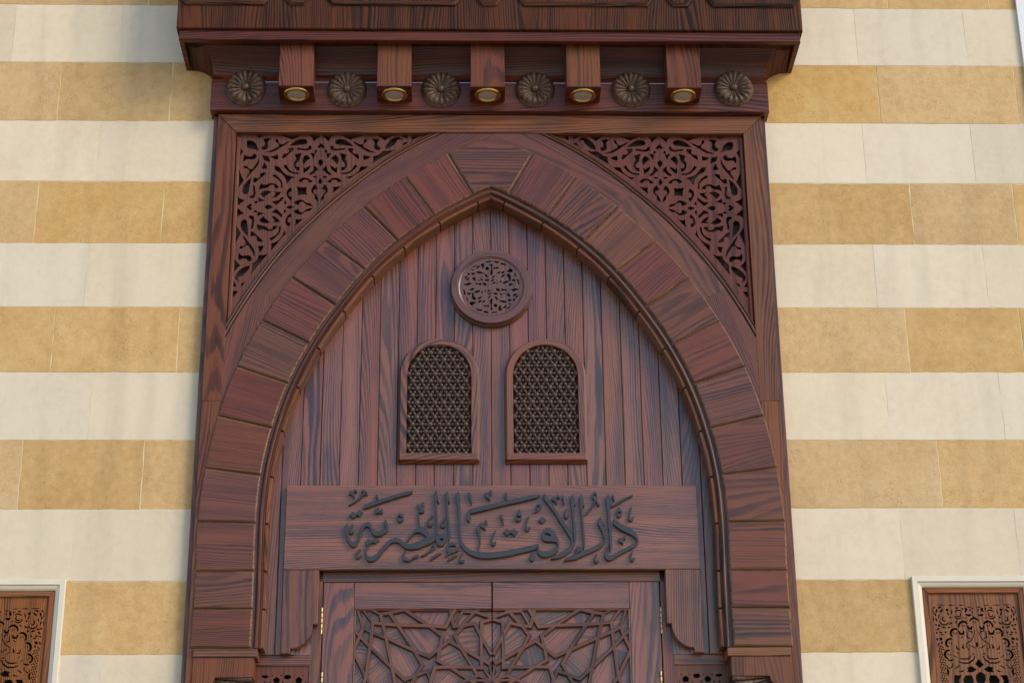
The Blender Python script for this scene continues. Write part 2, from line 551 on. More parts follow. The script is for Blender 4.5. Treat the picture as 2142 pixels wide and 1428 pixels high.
def put_block(x0, x1, z0, z1, white, near):
    gap = 0.0003 if white else 0.0021
    a, b, c, d = x0 + gap, x1 - gap, z0 + gap * random.uniform(0.6, 2.0), z1 - gap * random.uniform(0.4, 1.4)
    if b - a < 0.02 or d - c < 0.02: return
    def jit(): return random.uniform(-0.0010, 0.0010) if white else random.uniform(-0.0022, 0.0022)
    pts = []
    for (p, q, n) in (((a, c), (b, c), 14), ((b, c), (b, d), 8), ((b, d), (a, d), 14), ((a, d), (a, c), 8)):
        for i in range(n):
            t = i / n
            pts.append((p[0] + (q[0] - p[0]) * t + jit(), p[1] + (q[1] - p[1]) * t + jit()))
    m = MB() if near else rest
    m.mi = 0 if (white or near) else 1
    m.prism(pts, random.uniform(-0.0008, 0.0008) - 0.0005 if not white else -0.0006 + random.uniform(-0.0002, 0.0002), 0.02, 0.0005 if white else 0.001)
    if near: m.build('stone_block', S_WHITE if white else S_BEIGE, wall)
for i in range(-9, 22):
    zt = Z0 - H * i
    zb = zt - H
    if zb < 0: zb = 0
    if zt <= 0.02: break
    if zt > 10: continue
    white = (i % 2 == 0)
    yc = {True: 0}.get(True)
    for side in (-1, 1):
        J = (JL if side < 0 else JR).get(i, None)
        zc = (zt + zb) / 2
        xs = []
        if J:
            # photograph row of this course, for the joint positions measured there
            row = 65 + 127 * i + 2.0 * i * i * 0.55
            xs = [on(px, row, 0.0)[0] for px in J]
        edge = side * (HALF if zt < 7.2 else 0.0)
        if zt >= 7.2: edge = side * 1.30
        xs = sorted(xs, key=abs)
        if J == []: xs = [side * 3.0]
        if not xs: xs = [side * (abs(edge) + random.uniform(0.3, 0.55))]
        while abs(xs[-1]) < 7: xs.append(xs[-1] + side * random.uniform(0.48, 0.60))
        prev = edge
        for x in xs:
            x = max(-7, min(7, x))
            a, b = min(prev, x), max(prev, x)
            w = WINL if side < 0 else WINR
            segs = [(a, b)]
            if zb < WTOP - 0.005 and zt > WBOT + 0.005:
                segs = []
                if a < w[0]: segs.append((a, min(b, w[0])))
                if b > w[1]: segs.append((max(a, w[1]), b))
            for (p, q) in segs:
                near = abs((p + q) / 2) < 3.1 and 3.1 < zc < 8.0
                zz = zt
                put_block(p, q, zb, min(zt, 10), white, near)
            if zb < WTOP < zt - 0.01 and a < w[1] and b > w[0]:
                put_block(max(a, w[0]), min(b, w[1]), WTOP + 0.001, zt, white, True)
            prev = x
rest.build('stone_courses', [S_WHITE, S_BEIGE], wall, kind='stuff')

# ------------------------------------------------------------------ arch curves (X, Z), measured once and made symmetric
LJ = [(937, 317, 990, 406), (850, 366, 911, 449), (760, 429, 833, 502), (680, 500, 768, 561), (609, 577, 705, 637),
      (546, 668, 648.5, 717), (493, 767, 603.5, 802.5), (455, 870, 571.5, 896), (427, 980, 549, 994.5), (409.4, 1094, 536.5, 1095),
      (405, 1197, 534.5, 1195), (401, 1276, 530.6, 1273), (395, 1358, 526, 1356)]
RJ = [(1117, 320, 1063.5, 406), (1209, 368.5, 1148, 450), (1293, 432, 1223, 504), (1375.6, 502.7, 1293, 568), (1444.5, 581, 1354, 641),
      (1506.5, 668, 1407, 718), (1560, 761, 1451, 800), (1601, 865, 1487, 892), (1627.7, 973.6, 1511, 990), (1642.7, 1085, 1520, 1088),
      (1647, 1188.5, 1526, 1188.5), (1653.7, 1268, 1529, 1268), (1661.5, 1349.6, 1534, 1348.6)]
YV = -0.072            # face of the voussoirs
YB = -0.060            # face of the arch ring behind them
joints = []            # right-hand half: (outer, inner)
for l, r in zip(LJ, RJ):
    lo, li, ro, ri = on(l[0], l[1], YV), on(l[2], l[3], YV), on(r[0], r[1], YV), on(r[2], r[3], YV)
    joints.append((((ro[0] - lo[0]) / 2, (lo[1] + ro[1]) / 2), ((ri[0] - li[0]) / 2, (li[1] + ri[1]) / 2)))
xo = [j[0][0] for j in joints]; xi = [j[1][0] for j in joints]
apex_o = (0.0, on(1028, 283, YV)[1]); apex_i = (0.0, on(1028, 391, YV)[1])
ZFOOT = joints[-1][0][1]


def spline(pts, n=6):
    """Open Catmull-Rom line."""
    out = []
    for i in range(len(pts) - 1):
        p0 = Vector(pts[max(i - 1, 0)]); p1 = Vector(pts[i]); p2 = Vector(pts[i + 1]); p3 = Vector(pts[min(i + 2, len(pts) - 1)])
        if i == 0: p0 = p1 * 2 - p2
        if i == len(pts) - 2: p3 = p2 * 2 - p1
        for k in range(n):
            t = k / n
            q = 0.5 * ((2 * p1) + (p2 - p0) * t + (2 * p0 - 5 * p1 + 4 * p2 - p3) * t * t + (3 * p1 - p0 - 3 * p2 + p3) * t ** 3)
            out.append((q.x, q.y))
    out.append(tuple(pts[-1]))
    return out


NS = 6
inner_h = spline([apex_i] + [j[1] for j in joints], NS)       # apex .. foot, right half
outer_h = spline([apex_o] + [j[0] for j in joints], NS)
def whole(h): return [(-x, z) for x, z in reversed(h)][:-1] + list(h)   # left foot .. apex .. right foot
inner_w, outer_w = whole(inner_h), whole(outer_h)
AI = len(inner_h) - 1                                          # index of the apex
def off_inner(d): return offset_line(inner_w, -d)              # towards the opening
def off_outer(d): return offset_line(outer_w, d)               # away from it

portal = thing('wooden_portal', 'tall carved wooden portal with pointed arch of dark red boards', 'portal', (0, 0, 0))

# frame rails and stiles
zt0 = on(1028, 241, -0.066)[1]; zt1 = on(1028, 278, -0.066)[1]
xs_in = (on(1552, 280, -0.06)[0] - on(491, 280, -0.06)[0]) / 2
XO = 1.352
MB().prism([(-XO, zt0), (XO, zt0), (xs_in, zt1), (-xs_in, zt1)], -0.066, 0.1, 0.002, 0).build('top_rail', W_BROWN, portal)
ZBASE = 0.0
for s in (-1, 1):
    zsplit = on(430, 838, -0.06)[1]
    for za, zb in ((zsplit, None), (ZBASE, zsplit - 0.0008)):
        if zb is None: poly = [(s * XO, za), (s * xs_in, za), (s * xs_in, zt1), (s * XO, zt0)]
        else: poly = [(s * XO, za), (s * xs_in, za), (s * xs_in, zb), (s * XO, zb)]
        MB().prism(poly, -0.0615, 0.1, 0.0012, 90).build('stile', W_STILE, portal)
    MB().prism([(s * (xs_in - 0.022), 5.1), (s * (xs_in - 0.0005), 5.1), (s * (xs_in - 0.0005), zt1 - 0.0005), (s * (xs_in - 0.022), zt1 - 0.022)], -0.047, 0.05, 0.006, 90).build('stile_bead', W_STILE, portal)
    MB().prism([(s * XO + s * 0.0006, ZBASE), (s * (XO + 0.022), ZBASE), (s * (XO + 0.022), zt0), (s * XO + s * 0.0006, zt0)], -0.044, 0.1, 0.003, 90).build('edge_strip', W_TRIM, portal)

# arch ring: a few curved boards on each side
BAND = 0.110
ob = [(max(-xs_in - 0.03, min(xs_in + 0.03, x)), z) for x, z in off_outer(BAND)]
for i_, (x, z) in enumerate(outer_w):          # below the springing the ring only has to reach behind the voussoirs
    if abs(ob[i_][0]) < abs(x) - 0.004: ob[i_] = (math.copysign(abs(x) - 0.004, x), z)
ib = off_inner(0.0)
nn = len(ib)
cuts = [0, 14, 30, 45, 60, AI, 2 * AI - 60, 2 * AI - 45, 2 * AI - 30, 2 * AI - 14, nn - 1]
for a, b in zip(cuts[:-1], cuts[1:]):
    poly = [ob[i] for i in range(a, b + 1)] + [ib[i] for i in range(b, a - 1, -1)]
    ang = math.degrees(math.atan2(ob[b][1] - ob[a][1], ob[b][0] - ob[a][0]))
    MB().prism(poly, YB, 0.033, 0.0007, ang).build('arch_board', W_VOUS, portal)
# bead between the ring and the spandrels
for h in (0, 1):
    line = outer_w[:AI + 1] if h == 0 else outer_w[AI:]
    ln = off_outer(BAND)
    ln = [p for p in (ln[:AI + 1] if h == 0 else ln[AI:]) if abs(p[0]) < xs_in + 0.012 and p[1] < zt1 + 0.03]
    MB().sweep(ln, [(o_ * 1.3, y_) for o_, y_ in [(0.0, -0.044), (0.003, -0.043), (0.0035, -0.054), (0.006, -0.0585), (0.010, -0.0608), (0.0135, -0.058), (0.015, -0.050), (0.0155, -0.041), (0.018, -0.041), (0.0185, -0.052), (0.022, -0.055), (0.0255, -0.051), (0.026, -0.030)]]).build('spandrel_bead', W_TRIM, portal)

# voussoirs
def half_voussoir(k):
    """Outline between joint k and k+1 on the right half."""
    o = outer_h[(k + 1) * NS:(k + 2) * NS + 1]
    i = inner_h[(k + 1) * NS:(k + 2) * NS + 1]
    return o, i
for k in range(len(joints) - 1):
    o, i = half_voussoir(k)
    poly0 = o + list(reversed(i))
    poly0 = inset(poly0, 0.0042)
    o_mid, i_mid = o[len(o) // 2], i[len(i) // 2]
    ang = math.degrees(math.atan2(o_mid[1] - i_mid[1], o_mid[0] - i_mid[0]))
    for s in (-1, 1):
        poly = [(s * x, z) for x, z in poly0]
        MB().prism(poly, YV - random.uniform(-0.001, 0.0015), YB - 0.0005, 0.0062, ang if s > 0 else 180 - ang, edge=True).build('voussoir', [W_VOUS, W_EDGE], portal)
kp = [(-x, z) for x, z in reversed(outer_h[1:NS + 1])] + outer_h[:NS + 1] + list(reversed(inner_h[:NS + 1])) + [(-x, z) for x, z in inner_h[1:NS + 1]]
kp = inset(kp, 0.0042)
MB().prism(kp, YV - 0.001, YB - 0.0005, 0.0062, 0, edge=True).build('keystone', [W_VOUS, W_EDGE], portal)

# intrados moulding: two beads, each half
for h in (0, 1):
    ln = inner_w[:AI + 1] if h == 0 else inner_w[AI:]
    full_i = inner_w
    prof = [(0.0, -0.052), (-0.004, -0.051), (-0.008, -0.052), (-0.010, -0.062), (-0.015, -0.069), (-0.021, -0.070), (-0.026, -0.064), (-0.028, -0.056), (-0.032, -0.058), (-0.035, -0.053), (-0.036, -0.02), (-0.036, 0.02)]
    rows = MB()
    rows_l = [offset_line(full_i, o) for o, _ in prof]
    V, G, F = [], [], []
    rng = range(0, AI + 1) if h == 0 else range(AI, nn)
    sdv = random.random() * 50
    acc = 0
    for k, (o_, y) in enumerate(prof):
        if k: acc += math.hypot(prof[k][0] - prof[k - 1][0], prof[k][1] - prof[k - 1][1])
        Ls = 0; pv = None
        for q in rng:
            x, z = rows_l[k][q]
            if pv is not None: Ls += math.hypot(x - pv[0], z - pv[1])
            pv = (x, z)
            V.append((x, y, z)); G.append((Ls, acc, sdv))
    n_ = len(rng)
    for k in range(len(prof) - 1):
        for q in range(n_ - 1):
            F.append((k * n_ + q, (k + 1) * n_ + q, (k + 1) * n_ + q + 1, k * n_ + q + 1))
    rows.add(V, F, G)
    rows.build('arch_moulding', W_TRIM, portal)
# soffit blocks
c1, c2 = off_inner(0.0355), off_inner(0.052)
idx = [0] + [AI - (k + 1) * NS for k in reversed(range(len(joints) - 1))]
marks = sorted(set([AI - (k + 1) * NS for k in range(len(joints))] + [AI + (k + 1) * NS for k in range(len(joints))]))
marks = [m for m in marks if 0 <= m < nn]
def cut_line(c, a, b, gap):
    seg = [Vector(c[i]) for i in range(a, b + 1)]
    d0 = (seg[1] - seg[0]).normalized(); d1 = (seg[-1] - seg[-2]).normalized()
    seg[0] = seg[0] + d0 * gap; seg[-1] = seg[-1] - d1 * gap
    return [(p.x, p.y) for p in seg]
for a, b in zip(marks[:-1], marks[1:]):
    for (p, q) in ([(a, b)] if not (a < AI < b) else [(a, AI), (AI, b)]):
        l1, l2 = cut_line(c1, p, q, 0.0001), cut_line(c2, p, q, 0.0001)
        g0 = 0.003
        l1 = cut_line(l1, 0, len(l1) - 1, 0.0 ); l2 = cut_line(l2, 0, len(l2) - 1, 0.0)
        if p != AI:
            for l in (l1, l2):
                v0, v1 = Vector(l[0]), Vector(l[1]); w_ = v0 + (v1 - v0).normalized() * g0; l[0] = (w_.x, w_.y)
        if q != AI:
            for l in (l1, l2):
                v0, v1 = Vector(l[-1]), Vector(l[-2]); w_ = v0 + (v1 - v0).normalized() * g0; l[-1] = (w_.x, w_.y)
        ang = math.degrees(math.atan2(l1[-1][1] - l1[0][1], l1[-1][0] - l1[0][0]))
        MB().prism(l1 + list(reversed(l2)), -0.0545, 0.0335, 0.003, ang, edge=True).build('soffit_block', [W_STILE, W_STILE], portal)

# tympanum planks
YT = 0.035
PWD = (on(1390, 1008, YT)[0] - on(680, 1008, YT)[0]) / (710 / 39.9)
zsign = on(1028, 1014, 0.0)[1]
def arch_top(x):
    best = None
    for (xa, za) in inner_h:
        if best is None or abs(xa - abs(x)) < best[0]: best = (abs(xa - abs(x)), za)
    return best[1]
for k in range(-14, 14):
    x0, x1 = k * PWD + 0.0006, (k + 1) * PWD - 0.0006
    near_x = x0 if k >= 0 else x1
    if abs(near_x) > 1.13: continue
    zt = min(arch_top(near_x) + 0.06, apex_i[1] + 0.02)
    if abs(near_x) > 0.97: zt = min(zt, 5.4)
    zl = zsign - 0.35 if abs(near_x) < 0.86 else on(600, 1369, YT)[1]
    MB().prism(rect(x0, zl, x1, zt), YT + random.uniform(-0.0006, 0.0006), YT + 0.02, 0.0024, 90, edge=True).build('plank', [W_PLANK, W_TRIM], portal)
MB().box(-1.2, 1.2, YT + 0.021, YT + 0.05, zsign - 0.30, 6.3).build('backing_board', M_DARK, portal)

# spandrel fretwork, traced on the left panel: scale and origin of two measuring frames
YF = -0.036
def A1(p): return on(490 + p[0] / 9.986, 270 + p[1] / 9.986, YF)
def A2(p): return on(660 + p[0] / 8.335, 270 + p[1] / 8.335, YF)
MIR = [
 [(1535,115),(1640,120),(1780,118),(1770,160),(1720,200),(1665,260),(1640,190),(1600,145)],
 [(870,120),(1000,125),(1200,125),(1390,125),(1330,160),(1210,220),(1120,180),(1000,140)],
 [(1145,350),(1230,280),(1330,225),(1450,210),(1510,230),(1522,280),(1490,315),(1420,325),(1280,340)],
 [(865,210),(915,215),(918,260),(950,310),(1010,318),(1080,285),(1165,255),(1100,305),(1000,365),(900,430),(800,475),(660,485),(760,455),(860,405),(935,365),(935,320),(900,280),(875,265)],
 [(605,215),(680,195),(770,205),(715,240),(695,290),(705,350),(690,400),(640,430),(585,425),(570,375),(615,360),(640,320),(640,270)],
 [(1310,400),(1400,405),(1490,415),(1540,395),(1570,350),(1610,355),(1605,420),(1560,440),(1490,450),(1400,435),(1330,430)],
 [(1135,405),(1240,395),(1235,440),(1150,510),(1060,590),(1010,620),(1010,560),(1040,515),(1100,515),(1150,480)],
 [(765,575),(840,560),(905,540),(912,590),(905,635),(850,625),(800,600)],
 [(1260,545),(1320,520),(1405,505),(1380,560),(1360,640),(1330,680),(1300,700),(1280,750),(1290,790),(1355,795),(1355,860),(1320,860),(1270,810),(1248,740),(1260,680),(1295,620),(1285,570)],
 [(1500,540),(1540,565),(1585,615),(1540,640),(1490,690),(1450,735),(1430,680),(1435,620),(1465,570)],
 [(1590,505),(1660,510),(1690,520),(1675,560),(1655,620),(1630,560)],
 [(1690,435),(1735,460),(1700,495),(1680,500),(1685,460)],
 [(1030,770),(1080,740),(1110,800),(1160,860),(1240,905),(1345,910),(1345,935),(1240,930),(1150,890),(1080,830)],
 [(1445,785),(1475,830),(1520,800),(1590,770),(1570,820),(1510,880),(1450,915)],
 [(1670,765),(1715,800),(1745,850),(1690,890),(1620,950),(1560,955),(1570,930),(1630,880),(1660,830)],
 [(1640,990),(1730,985),(1700,1025)],
 [(1340,1080),(1400,1030),(1480,1020),(1560,1045),(1635,1095),(1590,1115),(1555,1115),(1545,1075),(1500,1055),(1440,1065),(1415,1105),(1360,1100)],
]
MIR2 = [[(155,968),(195,1010),(212,1070),(195,1110),(160,1140),(145,1160),(140,1210),(85,1258),(95,1210),(130,1150),(175,1105),(165,1060),(130,1045),(108,1040)]]
AXIS = [
 [(1740,365),(1812,300),(1885,370),(1855,405),(1830,385),(1808,345),(1790,390),(1770,395)],
 [(1800,635),(1845,665),(1852,705),(1800,780),(1757,705),(1765,660)],
 [(1797,1025),(1835,1095),(1793,1155),(1757,1090)],
]
EXTRA2 = [
 [(1060,100),(1200,105),(1360,102),(1290,140),(1205,200),(1150,150)],
 [(1210,345),(1240,270),(1310,190),(1400,145),(1470,150),(1510,205),(1470,180),(1420,190),(1400,240),(1330,300),(1260,340)],
 [(1490,103),(1600,105),(1600,160),(1560,150)],
 [(1690,103),(1840,100),(1770,140),(1690,190)],
 [(1520,285),(1550,235),(1600,235),(1570,260)],
 [(1010,475),(1100,450),(1185,385),(1280,385),(1370,368),(1250,440),(1100,530),(985,605),(1010,540)],
 [(790,655),(915,658),(800,730),(680,800),(570,880),(590,850),(520,840),(640,815),(740,740)],
 [(305,1010),(370,1010),(440,995),(380,1050),(300,1110),(315,1060)],
]
TOP1 = [[(440,125),(560,128),(665,118),(590,150),(525,180),(490,155)]]
DIAG = [
 [(265,250),(320,240),(390,260),(450,310),(480,380),(505,455),(420,420),(330,410),(280,380),(262,320)],
 [(590,545),(710,575),(745,685),(630,645)],
 [(840,775),(930,790),(1000,880),(1100,960),(1265,1010),(1180,1035),(1150,1080),(1100,1140),(1075,1040),(990,930),(870,860)],
 [(1310,1205),(1400,1222),(1508,1215),(1500,1300),(1515,1370),(1420,1365),(1330,1380),(1330,1290)],
]
XA = on(670.4, 340, YF)[0]
half = []
for p in MIR:
    q = [A1(t) for t in p]; half.append(q); half.append([(2 * XA - x, z) for x, z in q])
for p in MIR2:
    q = [A2(t) for t in p]; half.append(q); half.append([(2 * XA - x, z) for x, z in q])
half += [[A1(t) for t in p] for p in AXIS] + [[A2(t) for t in p] for p in EXTRA2] + [[A1(t) for t in p] for p in TOP1]
XC, ZC = on(501.5, 300, YF)[0], on(520, 281.3, YF)[1]
holes = list(half) + [[(XC + (ZC - z), ZC - (x - XC)) for x, z in q] for q in half] + [[A1(t) for t in p] for p in DIAG]
pl = [p for p in off_outer(BAND - 0.03)[:AI + 1] if p[0] > -xs_in - 0.03 and p[1] < zt1 + 0.03]
pan = pl + [(pl[-1][0], zt1 + 0.03), (-xs_in - 0.03, zt1 + 0.03), (-xs_in - 0.03, pl[0][1])]
pan_in = inset(pan, 0.004)
def outside_arch(pts): return all(in_poly(p, pan_in) for p in pts)
n_all = len(holes)
holes = [q for q in holes if outside_arch(q)]
n_in = len(holes)
holes = clean_holes([offset_line(smooth(ccw(q), 3), -0.0013, True) for q in holes])
print('SPANDREL', n_all, n_in, len(holes))
for s in (-1, 1):
    f = (lambda t: t) if s < 0 else (lambda t: (-t[0], t[1]))
    m = MB()
    m.prism([f(t) for t in pan], YF, YF + 0.014, 0, 90, holes=[[f(t) for t in q] for q in holes])
    m.build('spandrel_fretwork', W_FRET, portal)
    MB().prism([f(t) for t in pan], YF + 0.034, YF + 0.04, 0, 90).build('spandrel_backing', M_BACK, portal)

# inner jambs beside the sign and door
zdt = on(1028, 1197, 0.05)[1]
for s in (-1, 1):
    f = lambda a, b: (min(s * a, s * b), max(s * a, s * b))
    # below the arch: pilaster with a shell carving
    zc = ZFOOT
    xi0 = abs(on(533, 1368, -0.072)[0]); xo0 = abs(on(387, 1368, -0.072)[0])
    a, b = f(xi0 - 0.01, 1.322)
    MB().box(a, b, -0.076, 0.033, zc - 0.040, zc - 0.0025, 0, ch=0.002).build('impost_strip', W_BROWN, portal)
    a, b = f(xi0 + 0.004, 1.322)
    ztop = zc - 0.0405
    m = MB()
    sx = s * (xi0 + 0.09) 
    xin, xout = s * (xi0 + 0.004), s * 1.322
    cx_, cz_ = s * (xi0 + 0.205), ztop - 0.105
    # board with the shell niche cut out of its inner lower corner
    cut = [(cx_ + -s * 0.0, ztop - 0.088)]
    board = [(xin, ztop), (xout, ztop), (xout, 0.0), (s * (xi0 + 0.215), 0.0), (s * (xi0 + 0.215), ztop - 0.16)]
    for t in range(0, 7):
        al = math.radians(90 * t / 6)
        board.append((s * (xi0 + 0.215 - 0.042 * math.sin(al)), ztop - 0.088 - 0.042 * math.cos(al) ))
    board.append((xin, ztop - 0.088))
    m.prism(board, -0.070, 0.033, 0.0015, 90)
    m.build('capital_board', W_STILE, portal)
    m = MB()
    ox, oz = s * (xi0 + 0.222), ztop - 0.084
    for r in range(9):
        a0 = math.radians(2 + r * 10.2); 
        dx, dz = -s * math.cos(a0), -math.sin(a0)
        L0, L1 = 0.045, 0.215
        p0 = (ox + dx * L0, -0.040, oz + dz * L0); p1 = (ox + dx * L1, -0.050, oz + dz * L1)
        w1 = 0.019
        m.spindle(p0, p1, [(0, 0.003), (0.3, 0.0075), (0.7, 0.0145), (0.9, 0.018), (0.97, 0.0155), (1.0, 0.006)], 10, random.random() * 9)
    m.build('shell_carving', W_ROSE, portal, True)
    MB().prism([(xin + s * 0.002, ztop - 0.4), (s * (xi0 + 0.214), ztop - 0.4), (s * (xi0 + 0.214), ztop - 0.09), (xin + s * 0.002, ztop - 0.09)], -0.025, 0.03, 0, 90).build('niche_back', M_BACK, portal)

# ------------------------------------------------------------------ sign board, surround legs and calligraphy
YS = 0.004
xsgn = (on(1457, 1020, YS)[0] - on(599, 1020, YS)[0]) / 2
zs0 = on(1028, 1014.5, YS)[1]; zs1 = on(1028, 1190, YS)[1]
xd = (on(1389, 1200, YS)[0] - on(665, 1200, YS)[0]) / 2
sign = thing('calligraphy_sign', 'wide wooden board with raised dark Arabic calligraphy above the double door', 'sign', (0, YT, zs1))
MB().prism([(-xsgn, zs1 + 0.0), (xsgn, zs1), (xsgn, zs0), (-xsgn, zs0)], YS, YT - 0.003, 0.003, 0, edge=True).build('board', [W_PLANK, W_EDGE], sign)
zleg = on(600, 1366, YS)[1]
for s in (-1, 1):
    def Q(px, py):
        x, z = on(px, py, YS)
        return (s * abs(x), z)
    sx = [(s * xsgn, zs1 - 0.0006), (s * xsgn, zleg)]
    w = abs(on(605, 1366, YS)[0])
    xin = xd
    zj = on(660, 1305, YS)[1]
    crv = [(s * w, zleg), (s * (w - 0.004), zleg + 0.022)]
    x_end, z_end = abs(on(654, 1308, YS)[0]), zj
    for t in range(0, 9):
        al = math.radians(90 * t / 8)
        crv.append((s * (w - 0.006 - (w - 0.006 - x_end) * math.sin(al)), zleg + 0.022 + (z_end - zleg - 0.022) * (1 - math.cos(al))))
    crv += [(s * xin, z_end + 0.002), (s * xin, zs1 - 0.0006)]
    MB().prism(sx + crv, YS + 0.0008, YT + 0.012, 0.003, 90).build('door_surround', W_RED, portal)
    # field behind the legs: rail, grille and door post
    YD = 0.050
    x_a = abs(on(540, 1380, YD)[0]); x_b = abs(on(668, 1380, YD)[0])
    def sp(a, b): return (min(s * a, s * b), max(s * a, s * b))
    zr0, zr1 = on(600, 1370, YD)[1], on(600, 1392, YD)[1]
    a, b = sp(abs(on(673.2 if s < 0 else 1383.8, 1300, YD)[0]), abs(on(650, 1380, YD)[0]))
    MB().box(a, b, YD, YD + 0.06, 0.0, zdt + 0.10, 90).build('door_post', W_RED, portal)
    a, b = sp(abs(on(650, 1380, YD)[0]) + 0.0006, 1.15)
    MB().box(a, b, YD - 0.003, YD + 0.005, zr1, zr0, 0, ch=0.002).build('transom_rail', W_RED, portal)
    a2, b2 = sp(abs(on(650, 1380, YD)[0]) + 0.0006, xsgn - 0.001)
    MB().box(a2, b2, YD - 0.001, YD + 0.005, zr0 + 0.0006, zdt + 0.06, 90).build('side_panel', W_PLANK, portal)
    # pierced grille
    def G(p): 
        x, z = on(1380 + p[0] / 6.694, 1340 + p[1] / 6.694, YD + 0.005)
        return (s * x, z)
    gh = [[(360,478),(412,515),(400,572),(330,572),(312,520)], [(480,455),(555,455),(570,490),(545,515),(490,515),(465,488)], [(670,478),(722,515),(705,570),(640,570),(622,520)],
          [(790,460),(880,455),(865,490),(835,500),(780,485)], [(295,455),(318,455),(300,475)], [(410,455),(430,458),(425,475)], [(600,455),(622,455),(610,475)], [(715,455),(740,455),(735,478)],
          [(265,540),(290,575),(268,575)], [(445,550),(478,575),(445,575)], [(560,572),(590,540),(600,575)], [(755,545),(790,575),(755,575)], [(830,540),(865,575),(820,575)],
          [(385,610),(440,610),(450,650),(400,670),(375,640)], [(500,600),(530,600),(560,640),(515,680),(470,640)], [(690,610),(740,610),(750,650),(700,670),(660,640)], [(300,610),(335,610),(340,650),(290,660)], [(590,610),(630,610),(640,650),(600,670)]]
    x_l, x_r = abs(on(1412, 1400, YD)[0]), 1.14
    zg = zr1 + 0.01
    po = [(s * x_l, zg - 0.35), (s * x_r, zg - 0.35), (s * x_r, zg), (s * x_l, zg)]
    MB().prism(po, YD + 0.004, YD + 0.016, 0, 90, holes=[[G(t) for t in q] for q in gh]).build('pierced_grille', W_FRET, portal)
    a, b = sp(x_l, abs(on(650, 1380, YD)[0]) )
    MB().box(a, b, YD - 0.002, YD + 0.02, 0.0, zr1 - 0.0006, 90).build('grille_stile', W_RED, portal)
    a, b = sp(x_l, x_r)
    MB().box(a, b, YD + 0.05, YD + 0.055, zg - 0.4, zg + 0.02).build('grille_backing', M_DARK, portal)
MB().box(-xd - 0.02, xd + 0.02, 0.050, 0.10, on(1028, 1215.5, 0.05)[1], on(1028, 1180, 0.05)[1], 0, ch=0.001).build('door_head', W_RED, portal)

